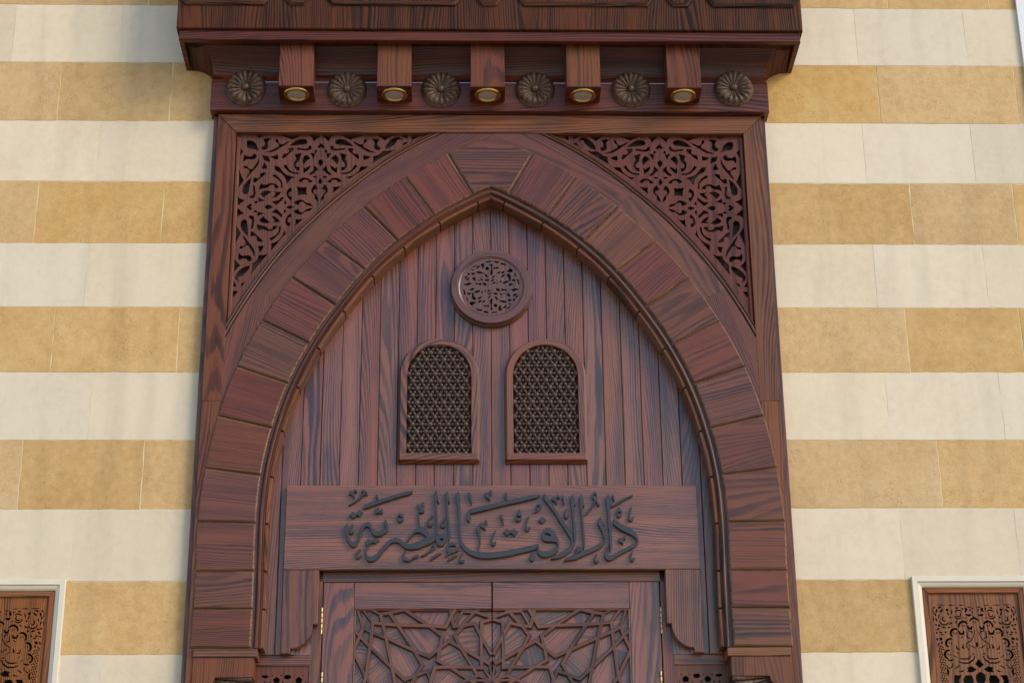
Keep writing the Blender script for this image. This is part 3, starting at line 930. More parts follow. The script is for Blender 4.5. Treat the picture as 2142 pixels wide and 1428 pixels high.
ZF = {1: (715, 1015, 8.159), 2: (900, 1015, 8.159), 3: (1100, 1015, 8.156), 4: (1210, 1015, 8.163)}
YL = YS - 0.020
def LZ(f, p):
    o = ZF[f]
    return on(o[0] + p[0] / o[2], o[1] + p[1] / o[2], YL)
def part2(lst): return [LZ(f, p) for f, p in lst]
letters = [
 (1, [(740,568),(770,610),(790,680),(792,740),(760,790),(700,830),(630,862),(570,855),(520,820),(490,760),(465,710),(430,690),(390,710),(350,790),(320,880),(285,960),(240,1030),(205,1045),(160,1030),(110,970),(70,890),(52,790),(65,700),(90,635),(100,640),(92,700),(95,790),(120,870),(160,935),(200,965),(245,945),(280,880),(310,790),(345,700),(385,640),(440,612),(485,630),(510,690),(540,750),(580,775),(640,775),(700,755),(755,715),(725,660),(722,620)], []),
 (1, [(470,985),(500,980),(450,1050),(425,1130),(430,1185),(480,1205),(560,1190),(620,1140),(700,1040),(780,950),(850,900),(930,888),(1000,905),(1060,960),(1090,960),(1150,880),(1220,780),(1300,712),(1380,700),(1450,740),(1490,810),(1497,875),(1590,862),(1600,935),(1480,1000),(1330,1062),(1200,1085),(1100,1075),(1030,1030),(985,985),(920,965),(860,970),(800,1020),(720,1110),(640,1210),(560,1275),(490,1290),(430,1265),(400,1200),(398,1120),(430,1040)],
     [[(1110,965),(1180,880),(1240,810),(1300,795),(1370,815),(1430,860),(1450,885),(1380,920),(1280,960),(1180,985),(1120,985)]]),
 (1, [(365,375),(385,325),(430,305),(640,240),(860,165),(1060,110),(1200,75),(1212,90),(1190,130),(1000,185),(800,250),(600,315),(480,360),(370,395)], []),
 (2, [(105,75),(125,120),(135,200),(150,270),(150,300),(125,270),(112,235),(112,330),(125,480),(132,620),(137,760),(140,828),(95,848),(92,700),(85,520),(75,330),(65,200),(70,130)], []),
 (2, [(85,872),(95,849),(140,829),(190,815),(240,840),(268,905),(255,970),(215,1018),(165,1030),(120,1000),(95,935)], [[(155,910),(175,898),(205,903),(230,920),(215,937),(180,932)]]),
 (2, [(292,85),(312,130),(318,200),(332,265),(332,305),(310,275),(300,240),(305,370),(320,500),(332,620),(345,760),(347,860),(325,930),(308,950),(305,880),(300,780),(290,650),(275,480),(262,330),(255,170),(270,120)], []),
 (2, [(480,88),(500,140),(512,240),(518,400),(520,550),(525,700),(530,830),(545,930),(590,1010),(660,1075),(760,1115),(880,1132),(1020,1135),(1200,1120),(1400,1085),(1560,1050),(1746,1015),(1845,985),(1817,1070),(1730,1105),(1600,1135),(1400,1185),(1200,1220),(1000,1238),(850,1235),(740,1205),(640,1150),(560,1080),(510,1010),(495,930),(488,800),(478,650),(470,480),(460,330),(437,220),(440,160)], []),
 (2, [(620,560),(630,480),(660,420),(710,385),(800,360),(1000,320),(1200,275),(1400,230),(1632,183),(1732,160),(1832,148),(1877,148),(1865,180),(1832,200),(1732,225),(1500,285),(1200,350),(900,425),(680,475),(690,520),(695,560),(675,620),(650,605),(625,580)], []),
 (3, [(380,712),(430,730),(490,790),(535,860),(560,940),(570,1030),(555,1100),(520,1145),(430,1195),(340,1220),(270,1210),(215,1165),(190,1090),(217,1000),(222,1050),(250,1100),(310,1120),(400,1105),(480,1075),(530,1045),(540,1010),(515,965),(480,955),(400,950),(330,945),(290,920),(272,870),(280,800),(320,740)], [[(318,825),(355,805),(400,820),(430,855),(380,852)]]),
 (3, [(315,130),(350,170),(420,265),(530,440),(620,570),(700,680),(770,780),(800,850),(815,960),(822,940),(808,760),(800,620),(785,480),(772,330),(762,220),(778,175),(805,140),(825,200),(833,270),(848,320),(846,345),(830,320),(832,430),(835,560),(852,660),(862,780),(862,900),(840,990),(800,1070),(740,1140),(650,1200),(560,1238),(420,1248),(450,1225),(540,1175),(640,1110),(720,1050),(772,1000),(772,960),(765,910),(735,860),(690,790),(600,650),(500,490),(400,350),(310,235),(303,190)], []),
 (3, [(958,140),(975,200),(985,270),(998,330),(996,365),(975,335),(975,450),(985,600),(998,760),(1010,900),(1015,1010),(990,1080),(978,1060),(980,980),(965,800),(952,620),(935,440),(920,300),(912,210),(930,180)], []),
 (4, [(-245,1270),(-205,1230),(-118,1195),(0,1148),(100,1105),(250,1045),(370,980),(440,915),(430,870),(400,780),(360,700),(332,640),(345,590),(375,525),(400,570),(425,620),(445,670),(440,700),(420,660),(445,740),(468,830),(470,920),(440,990),(380,1060),(250,1125),(100,1190),(0,1235),(-45,1255),(-245,1280)], []),
 (4, [(518,135),(540,210),(548,330),(545,450),(552,600),(565,760),(572,900),(572,1060),(550,1115),(535,1130),(540,1060),(530,980),(525,860),(512,700),(500,560),(490,420),(478,300),(470,220),(490,180)], []),
 (4, [(600,570),(660,595),(740,655),(850,700),(930,750),(990,820),(1022,900),(1022,980),(985,1030),(900,1080),(780,1140),(660,1210),(580,1260),(520,1275),(470,1250),(448,1190),(460,1110),(490,1040),(520,990),(524,1010),(500,1070),(475,1130),(490,1170),(540,1185),(600,1175),(700,1110),(820,1050),(930,1000),(1005,955),(985,905),(920,850),(820,800),(720,750),(640,690),(598,650)], []),
]
hook = lambda *a: list(a)
vowels = [
 (1, [(125,100),(165,85),(200,120),(200,70),(225,50),(250,75),(255,110),(235,95),(215,105),(215,160),(220,215),(190,180),(150,150),(128,150)], []),
 (1, [(335,70),(360,55),(400,70),(435,115),(440,150),(400,155),(370,165),(320,215),(260,260),(200,295),(120,335),(115,320),(170,295),(230,250),(290,205),(330,165),(335,120)], [[(345,118),(357,106),(370,118),(357,130)], [(393,125),(405,113),(418,125),(405,137)]]),
 (1, [(590,140),(612,165),(625,200),(628,240),(610,235),(588,200),(580,170)], []),
 (1, [(130,500),(183,437),(240,480),(295,405),(358,455),(300,520),(258,495),(195,560)], []),
 (1, [(560,400),(580,395),(585,440),(600,395),(615,355),(635,395),(640,445),(665,440),(668,385),(690,390),(705,430),(690,465),(650,470),(620,460),(580,480),(562,450)], []),
 (1, [(185,650),(195,665),(175,710),(155,760),(165,785),(190,770),(205,745),(208,775),(190,805),(160,825),(130,810),(122,770),(140,715),(165,670)], []),
 (1, [(990,450),(1005,475),(1040,480),(1055,530),(1052,580),(1010,615),(970,612),(945,570),(955,510),(975,470)], [[(965,520),(975,505),(1000,525),(1035,535),(1025,550),(985,548)]]),
 (1, [(1295,300),(1325,335),(1340,372),(1360,372),(1358,330),(1360,290),(1385,270),(1410,290),(1408,335),(1385,360),(1395,395),(1412,425),(1405,450),(1350,460),(1322,450),(1322,405),(1300,380),(1288,335)], []),
 (1, [(1300,445),(1318,450),(1320,540),(1332,620),(1335,690),(1322,690),(1305,600),(1297,520)], []),
 (1, [(1545,490),(1550,520),(1510,575),(1480,625),(1490,655),(1525,645),(1548,620),(1548,660),(1520,690),(1480,695),(1450,660),(1465,600),(1500,540)], []),
 (1, [(400,960),(455,895),(515,935),(570,875),(640,925),(580,985),(525,965),(505,975),(470,980),(432,1030),(408,1000)], []),
 (1, [(305,1068),(322,1085),(290,1140),(270,1185),(285,1210),(310,1190),(325,1165),(328,1200),(300,1235),(255,1240),(235,1210),(245,1150),(275,1100)], []),
 (1, [(1085,1100),(1095,1115),(1070,1170),(1065,1215),(1095,1215),(1115,1205),(1125,1262),(1170,1240),(1220,1200),(1270,1170),(1305,1165),(1310,1200),(1280,1225),(1220,1245),(1150,1290),(1085,1280),(1045,1270),(1030,1225),(1045,1160)], []),
 (1, [(1340,1190),(1400,1165),(1470,1120),(1520,1085),(1530,1030),(1560,1000),(1590,1025),(1600,1060),(1560,1095),(1500,1130),(1430,1180),(1350,1205)], [[(1540,1040),(1560,1030),(1570,1042),(1552,1052)]]),
 (1, [(1500,1255),(1540,1205),(1620,1160),(1690,1130),(1700,1150),(1640,1195),(1560,1240),(1505,1275)], []),
 (2, [(660,95),(690,130),(710,200),(715,300),(705,325),(690,270),(665,215),(648,160)], []),
 (2, [(935,115),(965,110),(1000,140),(1015,160),(1010,100),(1030,65),(1055,80),(1060,120),(1050,150),(1030,165),(1020,200),(1025,255),(990,220),(950,195),(930,160)], []),
 (2, [(1290,105),(1310,130),(1322,190),(1315,240),(1298,245),(1280,200),(1275,140)], []),
 (2, [(850,630),(880,630),(920,660),(925,600),(945,580),(970,590),(978,640),(960,655),(940,665),(940,700),(948,760),(915,725),(870,705),(850,680)], []),
 (2, [(797,695),(825,730),(850,790),(862,860),(865,960),(850,1040),(832,1100),(828,1040),(840,960),(830,880),(805,810),(780,750)], []),
 (2, [(1115,745),(1120,765),(1090,850),(1065,920),(1065,955),(1090,965),(1115,940),(1125,940),(1125,985),(1100,1020),(1060,1022),(1035,985),(1040,920),(1075,830)], []),
 (2, [(1250,790),(1305,722),(1370,775),(1430,722),(1500,780),(1440,855),(1375,800),(1310,850)], []),
 (2, [(1205,470),(1235,510),(1250,570),(1258,640),(1248,675),(1230,610),(1205,560),(1187,510)], []),
 (2, [(1530,385),(1535,430),(1555,470),(1565,530),(1555,580),(1510,610),(1465,590),(1452,545),(1475,490),(1505,440),(1520,405)], [[(1480,520),(1490,500),(1515,520),(1545,515),(1535,540),(1500,545)]]),
 (2, [(1680,500),(1690,520),(1668,600),(1650,680),(1665,705),(1690,700),(1710,680),(1708,730),(1685,765),(1640,770),(1615,730),(1625,660),(1655,570)], []),
 (2, [(250,540),(255,565),(225,620),(205,650),(220,670),(255,650),(258,690),(225,715),(185,705),(172,665),(195,610),(225,565)], []),
 (2, [(270,1065),(290,1000),(340,960),(400,955),(435,985),(440,1035),(415,1018),(370,1018),(322,1032),(310,1055),(350,1075),(410,1080),(470,1050),(490,1070),(480,1110),(400,1140),(320,1175),(262,1220),(265,1180),(300,1140),(275,1110)], []),
 (2, [(290,1270),(330,1225),(400,1190),(465,1165),(465,1190),(400,1230),(320,1275)], []),
 (2, [(540,1140),(552,1160),(530,1220),(520,1260),(545,1275),(580,1250),(585,1280),(555,1310),(510,1310),(490,1275),(510,1200)], []),
 (3, [(175,350),(195,305),(235,292),(268,320),(268,375),(235,410),(190,440),(150,460),(148,440),(190,405),(180,385)], [[(188,352),(205,335),(235,340),(225,362),(203,370)]]),
 (3, [(215,585),(280,520),(348,575),(280,645)], []),
 (3, [(440,215),(465,185),(500,205),(525,230),(530,170),(550,140),(572,160),(575,210),(555,195),(540,200),(530,250),(530,315),(490,265),(445,245)], []),
 (3, [(640,150),(655,200),(660,260),(658,330),(645,300),(632,240),(615,195)], []),
 (3, [(690,390),(692,430),(680,490),(695,515),(720,500),(735,485),(732,530),(700,560),(665,545),(650,500),(665,440)], []),
 (3, [(125,1125),(130,1150),(105,1195),(100,1215),(130,1200),(158,1190),(160,1240),(130,1280),(85,1280),(60,1240),(75,1185)], []),
 (3, [(870,1040),(890,1020),(915,1030),(918,1060),(900,1070),(940,1090),(940,1110),(890,1140),(845,1165),(848,1130),(870,1105),(850,1095)], []),
 (4, [(549,300),(570,330),(640,290),(740,225),(850,175),(925,148),(930,165),(900,185),(800,235),(700,295),(620,340),(565,365),(549,345)], []),
 (4, [(240,160),(260,110),(285,88),(310,110),(318,170),(325,215),(335,260),(350,310),(365,295),(362,340),(340,345),(318,310),(300,260),(270,330),(220,400),(170,460),(112,510),(110,495),(160,430),(215,370),(255,300),(270,240),(240,205)], [[(265,155),(280,140),(300,155),(285,178)]]),
 (4, [(590,135),(612,170),(620,220),(615,270),(598,235),(575,190)], []),
 (4, [(700,345),(708,390),(740,410),(748,460),(740,510),(700,540),(665,520),(652,470),(670,410),(690,380)], [[(670,455),(685,440),(715,450),(725,462),(700,478)]]),
 (4, [(910,345),(918,370),(895,460),(880,530),(900,545),(930,530),(942,505),(945,560),(920,595),(880,600),(850,565),(860,500),(885,410)], []),
 (4, [(680,900),(710,885),(750,910),(760,870),(785,850),(810,870),(808,910),(780,905),(770,930),(770,1005),(735,970),(690,955)], []),
 (4, [(318,1145),(328,1165),(305,1220),(300,1265),(320,1280),(345,1255),(352,1290),(325,1315),(285,1310),(268,1270),(285,1200)], []),
 (4, [(920,1110),(935,1120),(915,1180),(910,1230),(930,1245),(965,1210),(968,1245),(940,1285),(900,1285),(882,1240),(895,1170)], []),
]
for nm, lst in (('letter', letters), ('vowel_mark', vowels)):
    for k, (f, o, hs) in enumerate(lst):
        dy = 0.0 if nm == 'letter' else 0.0025
        m = MB()
        m.prism(smooth([LZ(f, p) for p in o], 3, 50), YL + dy + random.uniform(0, 0.0012), YS - 0.0004, 0.0014, 0, holes=[smooth([LZ(f, p) for p in h], 3, 50) for h in hs])
        m.build(nm, M_LETTER, sign)

# ------------------------------------------------------------------ round vent in the tympanum
YR = -0.010
RC = on(1027.8, 598.5, YR)
RO = 0.197
vent = thing('round_vent', 'round pierced wooden medallion above the two lattice windows', 'vent', (RC[0], YT, RC[1] - RO))
m = MB()
m.lathe((RC[0], 0, RC[1]), [(RO + 0.004, YT - 0.003), (RO + 0.004, YT - 0.018), (RO, YT - 0.022), (RO - 0.002, YR + 0.006), (RO - 0.005, YR), (0.160, YR), (0.158, YR + 0.004), (0.152, YR + 0.007), (0.151, YR + 0.030)], 72)
m.g = [(math.atan2(v[2] - RC[1], v[0] - RC[0]) * 0.18, math.hypot(v[0] - RC[0], v[2] - RC[1]) + v[1], 21.7) for v in m.v]
m.build('ring', W_MEDAL, vent)
for k in range(4):
    al = math.radians(25 + 90 * k)
    MB().lathe((RC[0] + 0.178 * math.cos(al), YR - 0.0004, RC[1] + 0.178 * math.sin(al)), [(0.0035, 0.001), (0.003, 0), (0.0001, 0)], 8).build('plug', W_CARVE, vent)
def pol(r, a): return (RC[0] + r * math.cos(a), RC[1] + r * math.sin(a))
RS = 0.133
tr = [
 [(580,300),(640,285),(715,285),(690,300),(620,308)], [(738,280),(790,288),(840,300),(800,322),(745,302)], [(350,405),(400,372),(450,340),(445,365),(390,395)],
 [(440,405),(470,362),(525,366),(490,388),(455,418)], [(520,330),(580,322),(578,360),(570,398),(530,412),(545,370),(520,348)], [(598,405),(625,368),(662,410),(640,435),(605,432)],
 [(665,333),(718,338),(705,385),(716,450),(718,490),(700,522),(680,515),(680,470),(690,400),(685,370)], [(722,382),(760,392),(800,378),(838,418),(790,408),(740,420)], [(835,350),(860,315),(920,328),(958,362),(900,350),(865,345)],
 [(975,372),(1058,435),(1045,468),(1005,472),(940,462),(990,425),(1008,410)], [(1070,465),(1112,515),(1122,550),(1090,525)], [(350,415),(405,430),(405,450),(360,432)],
 [(298,485),(342,488),(330,525),(300,508)], [(362,478),(422,478),(426,508),(375,514)], [(435,472),(480,452),(540,470),(588,495),(530,494),(470,486)], [(583,500),(612,503),(645,555),(605,548)],
 [(783,488),(830,452),(848,465),(830,494)], [(858,472),(912,442),(906,482),(865,498)], [(850,565),(870,522),(918,502),(916,532),(880,550)], [(948,498),(990,498),(1022,540),(1016,612),(990,622),(983,560),(960,546)],
 [(1020,615),(1060,582),(1097,593),(1087,628),(1050,614)], [(1118,575),(1147,590),(1162,682),(1145,672),(1123,610)], [(248,582),(270,535),(302,530),(282,572)], [(268,625),(285,578),(332,556),(327,588),(290,605)],
 [(368,560),(432,552),(437,625),(400,594)], [(245,648),(280,665),(325,638),(378,665),(300,690),(255,684)], [(430,638),(470,655),(532,648),(532,690),(480,674),(440,674)], [(468,602),(490,588),(512,624)],
 [(512,533),(548,545),(537,564)], [(508,580),(547,578),(563,618),(525,604)], [(588,590),(658,583),(652,620),(600,614)], [(548,643),(602,648),(624,690),(570,684)], [(698,562),(762,512),(742,552),(715,574)],
 [(683,624),(700,598),(753,583),(737,609)], [(692,660),(740,633),(767,628),(752,662)], [(775,672),(800,622),(808,652)], [(828,642),(860,598),(868,622),(840,648)], [(878,642),(950,612),(987,620),(960,644),(890,664)],
 [(978,692),(1000,658),(1062,658),(1042,678),(1010,698)], [(230,700),(272,770),(267,822),(240,780)]]
rh = []
for q in tr:
    P_ = [on(940 + x / 7.933, 510 + y / 7.933, YR + 0.008) for x, y in q]
    rh.append(smooth(P_, 2, 60)); rh.append(smooth([(2 * RC[0] - x, 2 * RC[1] - z) for x, z in P_], 2, 60))
rh = clean_holes(rh)
m = MB()
m.prism([pol(0.151, 2 * math.pi * i / 60) for i in range(60)], YR + 0.008, YR + 0.019, 0, 90, holes=rh)
m.build('pierced_disc', W_MEDAL, vent)
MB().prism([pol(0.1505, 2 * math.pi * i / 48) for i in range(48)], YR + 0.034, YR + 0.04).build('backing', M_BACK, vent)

# ------------------------------------------------------------------ two arched lattice windows
YW = -0.002
def arched_window(px0, px1, base0, base1, label):
    ztop = on(917, 708.5, YW)[1]; zb = on(917, 960, YW)[1]
    x0, x1 = on(px0, 900, YW)[0], on(px1, 900, YW)[0]
    w = (x1 - x0) / 2; cx_ = (x0 + x1) / 2
    fr = 0.0295
    zsp = ztop - w                      # springing
    win = thing('lattice_window', label, 'window', (cx_, YT, zb - 0.02), 'arched lattice windows')
    def outline(r, zbot, n=20):
        return [(cx_ - r, zbot)] + [(cx_ - r * math.cos(math.pi * i / n), zsp + r * math.sin(math.pi * i / n)) for i in range(n + 1)] + [(cx_ + r, zbot)]
    line = outline(w, zb)
    # frame profile: outer base, chamfer, face, inner return; arch and jambs as one part
    m = MB()
    m.sweep(list(reversed(line)), [(-0.011, YT - 0.003), (-0.011, YT - 0.012), (-0.004, YW + 0.008), (0.0, YW), (fr - 0.003, YW), (fr, YW + 0.004), (fr, YT + 0.004)], flip=True)
    m.build('frame', W_RED, win)
    m = MB()
    V = []
    m.add([(cx_ - w - 0.010, YT - 0.003, zb - 0.013), (cx_ + w + 0.010, YT - 0.003, zb - 0.013), (cx_ + w + 0.010, YT - 0.012, zb - 0.013), (cx_ - w - 0.010, YT - 0.012, zb - 0.013),
           (cx_ + w, YW, zb), (cx_ - w, YW, zb), (cx_ + w - 0.002, YW - 0.0006, zb + fr), (cx_ - w + 0.002, YW - 0.0006, zb + fr), (cx_ + w - fr, YT, zb + fr), (cx_ - w + fr, YT, zb + fr)],
          [(0, 1, 2, 3), (3, 2, 4, 5), (5, 4, 6, 7), (7, 6, 8, 9)], [(x, y + z, 7.1) for x, y, z in [(cx_ - w, 0, 0), (cx_ + w, 0, 0), (cx_ + w, 0.01, 0), (cx_ - w, 0.01, 0), (cx_ + w, 0.03, 0), (cx_ - w, 0.03, 0), (cx_ + w, 0.06, 0), (cx_ - w, 0.06, 0), (cx_ + w, 0.09, 0), (cx_ - w, 0.09, 0)]])
    m.build('bottom_rail', W_RED, win)
    # turned lattice: triangular grid of beads and spindles
    r_in = w - fr
    P = 2 * r_in / 7.2
    dz = P * 0.866
    yl = YW + 0.020
    z_lo = zb + fr
    m = MB()
    def inside(x, z, e=0.0):
        if abs(x - cx_) > r_in + e or z < z_lo - e: return False
        return z <= zsp or math.hypot(x - cx_, z - zsp) <= r_in + e
    nodes_ = {}
    nrow = int((ztop - zb) / dz) + 2
    for r in range(nrow):
        for c in range(-5, 6):
            x = cx_ + c * P + (P / 2 if r % 2 else 0.0); z = z_lo + 0.004 + r * dz
            if inside(x, z, P * 0.35): nodes_[(r, c)] = (x, yl, z)
    ball = []
    for t in range(6):
        al = math.pi * t / 5
        ball.append((max(0.0004, math.sin(al)) * P * 0.37, -math.cos(al) * P * 0.37))
    spn = [(0, 0.004), (0.30, P * 0.10), (0.38, P * 0.19), (0.5, P * 0.22), (0.62, P * 0.19), (0.70, P * 0.10), (1, 0.004)]
    for (r, c), p in nodes_.items():
        m.lathe(p, ball, 9, 'y', random.random() * 5)
        nb = [(r, c + 1), (r + 1, c), (r + 1, c + (1 if r % 2 else -1))]
        for q in nb:
            if q in nodes_: m.spindle(p, nodes_[q], spn, 7, random.random() * 5)
    m.build('turned_lattice', W_CARVE, win, True, kind='stuff')
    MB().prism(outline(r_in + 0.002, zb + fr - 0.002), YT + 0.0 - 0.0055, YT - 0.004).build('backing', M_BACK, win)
    for (dx, zz) in ((-1, 0.32), (1, 0.32), (-1, 0.12), (1, 0.12)):
        MB().lathe((cx_ + dx * (w - fr * 0.45), YW - 0.0005, zb + zz * 0.9), [(0.003, 0.001), (0.0026, 0), (0.0001, 0)], 8).build('plug', W_CARVE, win)
arched_window(837, 998.5, 0, 0, 'left one of two arched wooden lattice windows under the round medallion')
arched_window(1061, 1224, 0, 0, 'right one of two arched wooden lattice windows under the round medallion')

# ------------------------------------------------------------------ double door
YD = 0.056
xj = on(1029.5, 1320, YD)[0]
xl = on(674, 1300, YD)[0]; xr = on(1383, 1300, YD)[0]
zd = on(1028, 1215.5, YD)[1]
zp = on(1028, 1272, YD)[1]
F1 = (730, 1260, 8.5); F2 = (880, 1260, 8.5)
def D(f, p): return on(f[0] + p[0] / f[2], f[1] + p[1] / f[2], YD + 0.006)
BARS = [
 [(1, 65, 465), (1, 195, 590), (1, 375, 785), (1, 770, 1160), (1, 990, 1365), (1, 1195, 1285), (2, 115, 1215), (2, 185, 1375), (2, 230, 1480)],
 [(1, 250, 440), (1, 400, 520), (1, 660, 625), (1, 1160, 845), (2, 155, 957), (2, 335, 810), (2, 500, 675), (2, 720, 800), (2, 1075, 1000), (2, 1205, 1075), (2, 1258, 985)],
 [(1, 250, 440), (1, 195, 590), (1, 75, 840), (1, 300, 1330), (1, 420, 1500)],
 [(1, 420, 350), (1, 400, 520), (1, 375, 785), (1, 300, 1330), (1, 240, 1500)],
 [(1, 420, 350), (1, 600, 375), (1, 870, 395), (2, 140, 407), (2, 440, 432), (2, 540, 245), (2, 615, 115)],
 [(1, 555, 205), (1, 600, 375), (1, 660, 625), (1, 770, 1160), (1, 830, 1500)],
 [(1, 555, 205), (1, 725, 180), (1, 985, 120), (2, 140, 407), (2, 390, 588), (2, 335, 810), (2, 300, 1025), (2, 520, 1140), (2, 860, 1360), (2, 1000, 1450)],
 [(1, 725, 180), (1, 870, 395), (1, 1160, 845), (1, 1300, 1095), (1, 1195, 1285), (1, 1100, 1460)],
 [(2, 520, 115), (2, 540, 245), (2, 585, 425), (2, 735, 415), (2, 965, 160), (2, 1040, 100)],
 [(2, 745, 115), (2, 770, 150), (2, 965, 160), (2, 1258, 262)],
 [(2, 735, 165), (2, 610, 395)],
 [(2, 735, 415), (2, 610, 580), (2, 720, 800), (2, 935, 1145), (2, 1015, 1295)],
 [(2, 735, 415), (2, 955, 360), (2, 1075, 590), (2, 1258, 920)],
 [(2, 1258, 292), (2, 1085, 345), (2, 1075, 590), (2, 1075, 1000), (2, 1085, 1155), (2, 935, 1145), (2, 520, 1140), (2, 250, 1150), (2, 185, 1375), (2, 165, 1480)],
 [(2, 640, 1460), (2, 860, 1360), (2, 1010, 1295)],
 [(2, 1265, 1375), (2, 1140, 1195)], [(2, 1268, 1375), (2, 1230, 1110)], [(2, 1262, 1378), (2, 1020, 1295)], [(2, 1262, 1385), (2, 880, 1365)], [(2, 1265, 1390), (2, 1000, 1480)],
 [(1, 160, 140), (1, 250, 440)], [(1, 262, 140), (1, 420, 350)], [(1, 420, 130), (1, 555, 205)],
]
def pt(b): return D(F1 if b[0] == 1 else F2, (b[1], b[2]))
xp0, xp1 = D(F1, (85, 300))[0], xj - 0.003           # lattice field of the left leaf
zpb = 2.35
def door_leaf(s, label):
    fx = (lambda x: x) if s < 0 else (lambda x: 2 * xj - x)
    def S(p): return (fx(p[0]), p[1])
    leaf = thing('door_leaf', label, 'door', (fx((xl + xj) / 2), YD, 0), 'double door leaves')
    e0, e1 = xl + 0.002, xj - 0.0028
    if s > 0: e0 = 2 * xj - xr + 0.002
    def box(name, a, b, z0, z1, y0, y1, ang, mat, ch=0.002):
        a, b = fx(a), fx(b)
        return MB().box(min(a, b), max(a, b), y0, y1, z0, z1, ang, ch=ch).build(name, mat, leaf)
    box('stile', e0, xp0 - 0.0003, 0.02, zd - 0.002, YD, YD + 0.035, 90, W_PLANK)
    box('top_rail', xp0 + 0.0003, e1, zp, zd - 0.002, YD + 0.0006, YD + 0.035, 0, W_PLANK)
    box('lower_panel', xp0 + 0.0003, e1, 0.02, zpb, YD + 0.0006, YD + 0.035, 90, W_PLANK)
    # field edge bead
    m = MB()
    m.sweep([S(p) for p in ([(xp0, zpb), (xp0, zp), (e1, zp)] )], [(0.0, YD + 0.03), (0.0, YD + 0.004), (-0.004 * (1 if s < 0 else -1), YD + 0.002), (-0.009 * (1 if s < 0 else -1), YD + 0.006), (-0.009 * (1 if s < 0 else -1), YD + 0.03)])
    m.build('field_bead', W_TRIM, leaf)
    lines = [[pt(b) for b in bar] for bar in BARS]
    for ln in lines:
        hw = 0.0106 if len(ln) > 2 else 0.0080
        ya = YD + random.uniform(0.0015, 0.0030)
        m = MB()
        m.sweep([S(p) for p in ln], [(-hw, YD + 0.026), (-hw, ya + 0.010), (-hw * 0.62, ya), (hw * 0.62, ya), (hw, ya + 0.010), (hw, YD + 0.026)])
        m.build('lattice_bar', W_TRIM, leaf)
    # inlay panels: regions of the field cut by the bars
    verts, edges = [], []
    def clampz(p): return Vector((min(max(p[0], xp0), xp1 + 0.003), min(max(p[1], zpb), zp)))
    for ln in lines:
        for a, b in zip(ln[:-1], ln[1:]):
            i = len(verts); verts += [clampz(a), clampz(b)]; edges.append((i, i + 1))
    i = len(verts)
    verts += [Vector(q) for q in ((xp0, zpb), (e1, zpb), (e1, zp), (xp0, zp))]
    edges += [(i, i + 1), (i + 1, i + 2), (i + 2, i + 3), (i + 3, i)]
    ov, oe, of, *_r = delaunay_2d_cdt(verts, edges, [], 0, 1e-4)
    orig_e = _r[1]
    cons = set(tuple(sorted(e)) for e, oo in zip(oe, orig_e) if len(oo))
    em = {}
    for fi, f in enumerate(of):
        for a, b in zip(f, list(f[1:]) + [f[0]]): em.setdefault(tuple(sorted((a, b))), []).append(fi)
    seen = set()
    for fi in range(len(of)):
        if fi in seen: continue
        stack, grp = [fi], []
        seen.add(fi)
        while stack:
            c = stack.pop(); grp.append(c)
            f = of[c]
            for a, b in zip(f, list(f[1:]) + [f[0]]):
                k = tuple(sorted((a, b)))
                if k in cons: continue
                for d in em[k]:
                    if d not in seen: seen.add(d); stack.append(d)
        ar = 0
        m = MB(); V, Fc = [], []
        yy = YD + 0.0215 + random.uniform(-0.0006, 0.0006)
        ang = math.radians(random.choice([0, 90, 25, -30, 60, -62, 45, -45]))
        sd0 = random.random() * 50
        Gv = []
        for c in grp:
            f = of[c]; o = len(V)
            P = [S((ov[q].x, ov[q].y)) for q in f]
            ar += abs(area(P))
            for x, z in P:
                V.append((x, yy, z)); Gv.append((x * math.cos(ang) + z * math.sin(ang), -x * math.sin(ang) + z * math.cos(ang), sd0))
            Fc.append((o, o + 1, o + 2) if s < 0 else (o + 2, o + 1, o))
        if ar < 6e-5: continue
        m.add(V, Fc, Gv)
        # thin slab
        n0 = len(m.v)
        m.build('inlay_panel', W_PLANK, leaf)
    box('core_board', xp0, e1, zpb, zp, YD + 0.0265, YD + 0.034, 90, W_TRIM, 0)
    for (p0, p1) in ((1270, 1327), (1405, 1462)):
        hx = on(672.5 if s < 0 else 1383.5, (p0 + p1) / 2, YD)[0]
        za, zb_ = on(672, p0, YD)[1], on(672, p1, YD)[1]
        m = MB()
        n = 5
        for k in range(n):
            t0, t1 = za + (zb_ - za) * (k / n), za + (zb_ - za) * ((k + 1) / n)
            m.lathe((hx, YD - 0.002, 0), [(0.0005, t0), (0.0058, t0 - 0.0006), (0.0062, t0 - 0.004), (0.0062, t1 + 0.004), (0.0058, t1 + 0.0006), (0.0005, t1)], 12, 'z')
        m.build('hinge', M_BRASS_OLD, leaf, True)
door_leaf(-1, 'left leaf of the double door with interlaced star lattice')
door_leaf(1, 'right leaf of the double door with interlaced star lattice')
MB().box(-1.34, 1.34, 0.20, 0.21, 0.0, zd + 0.25).build('door_recess', M_DARK, portal)

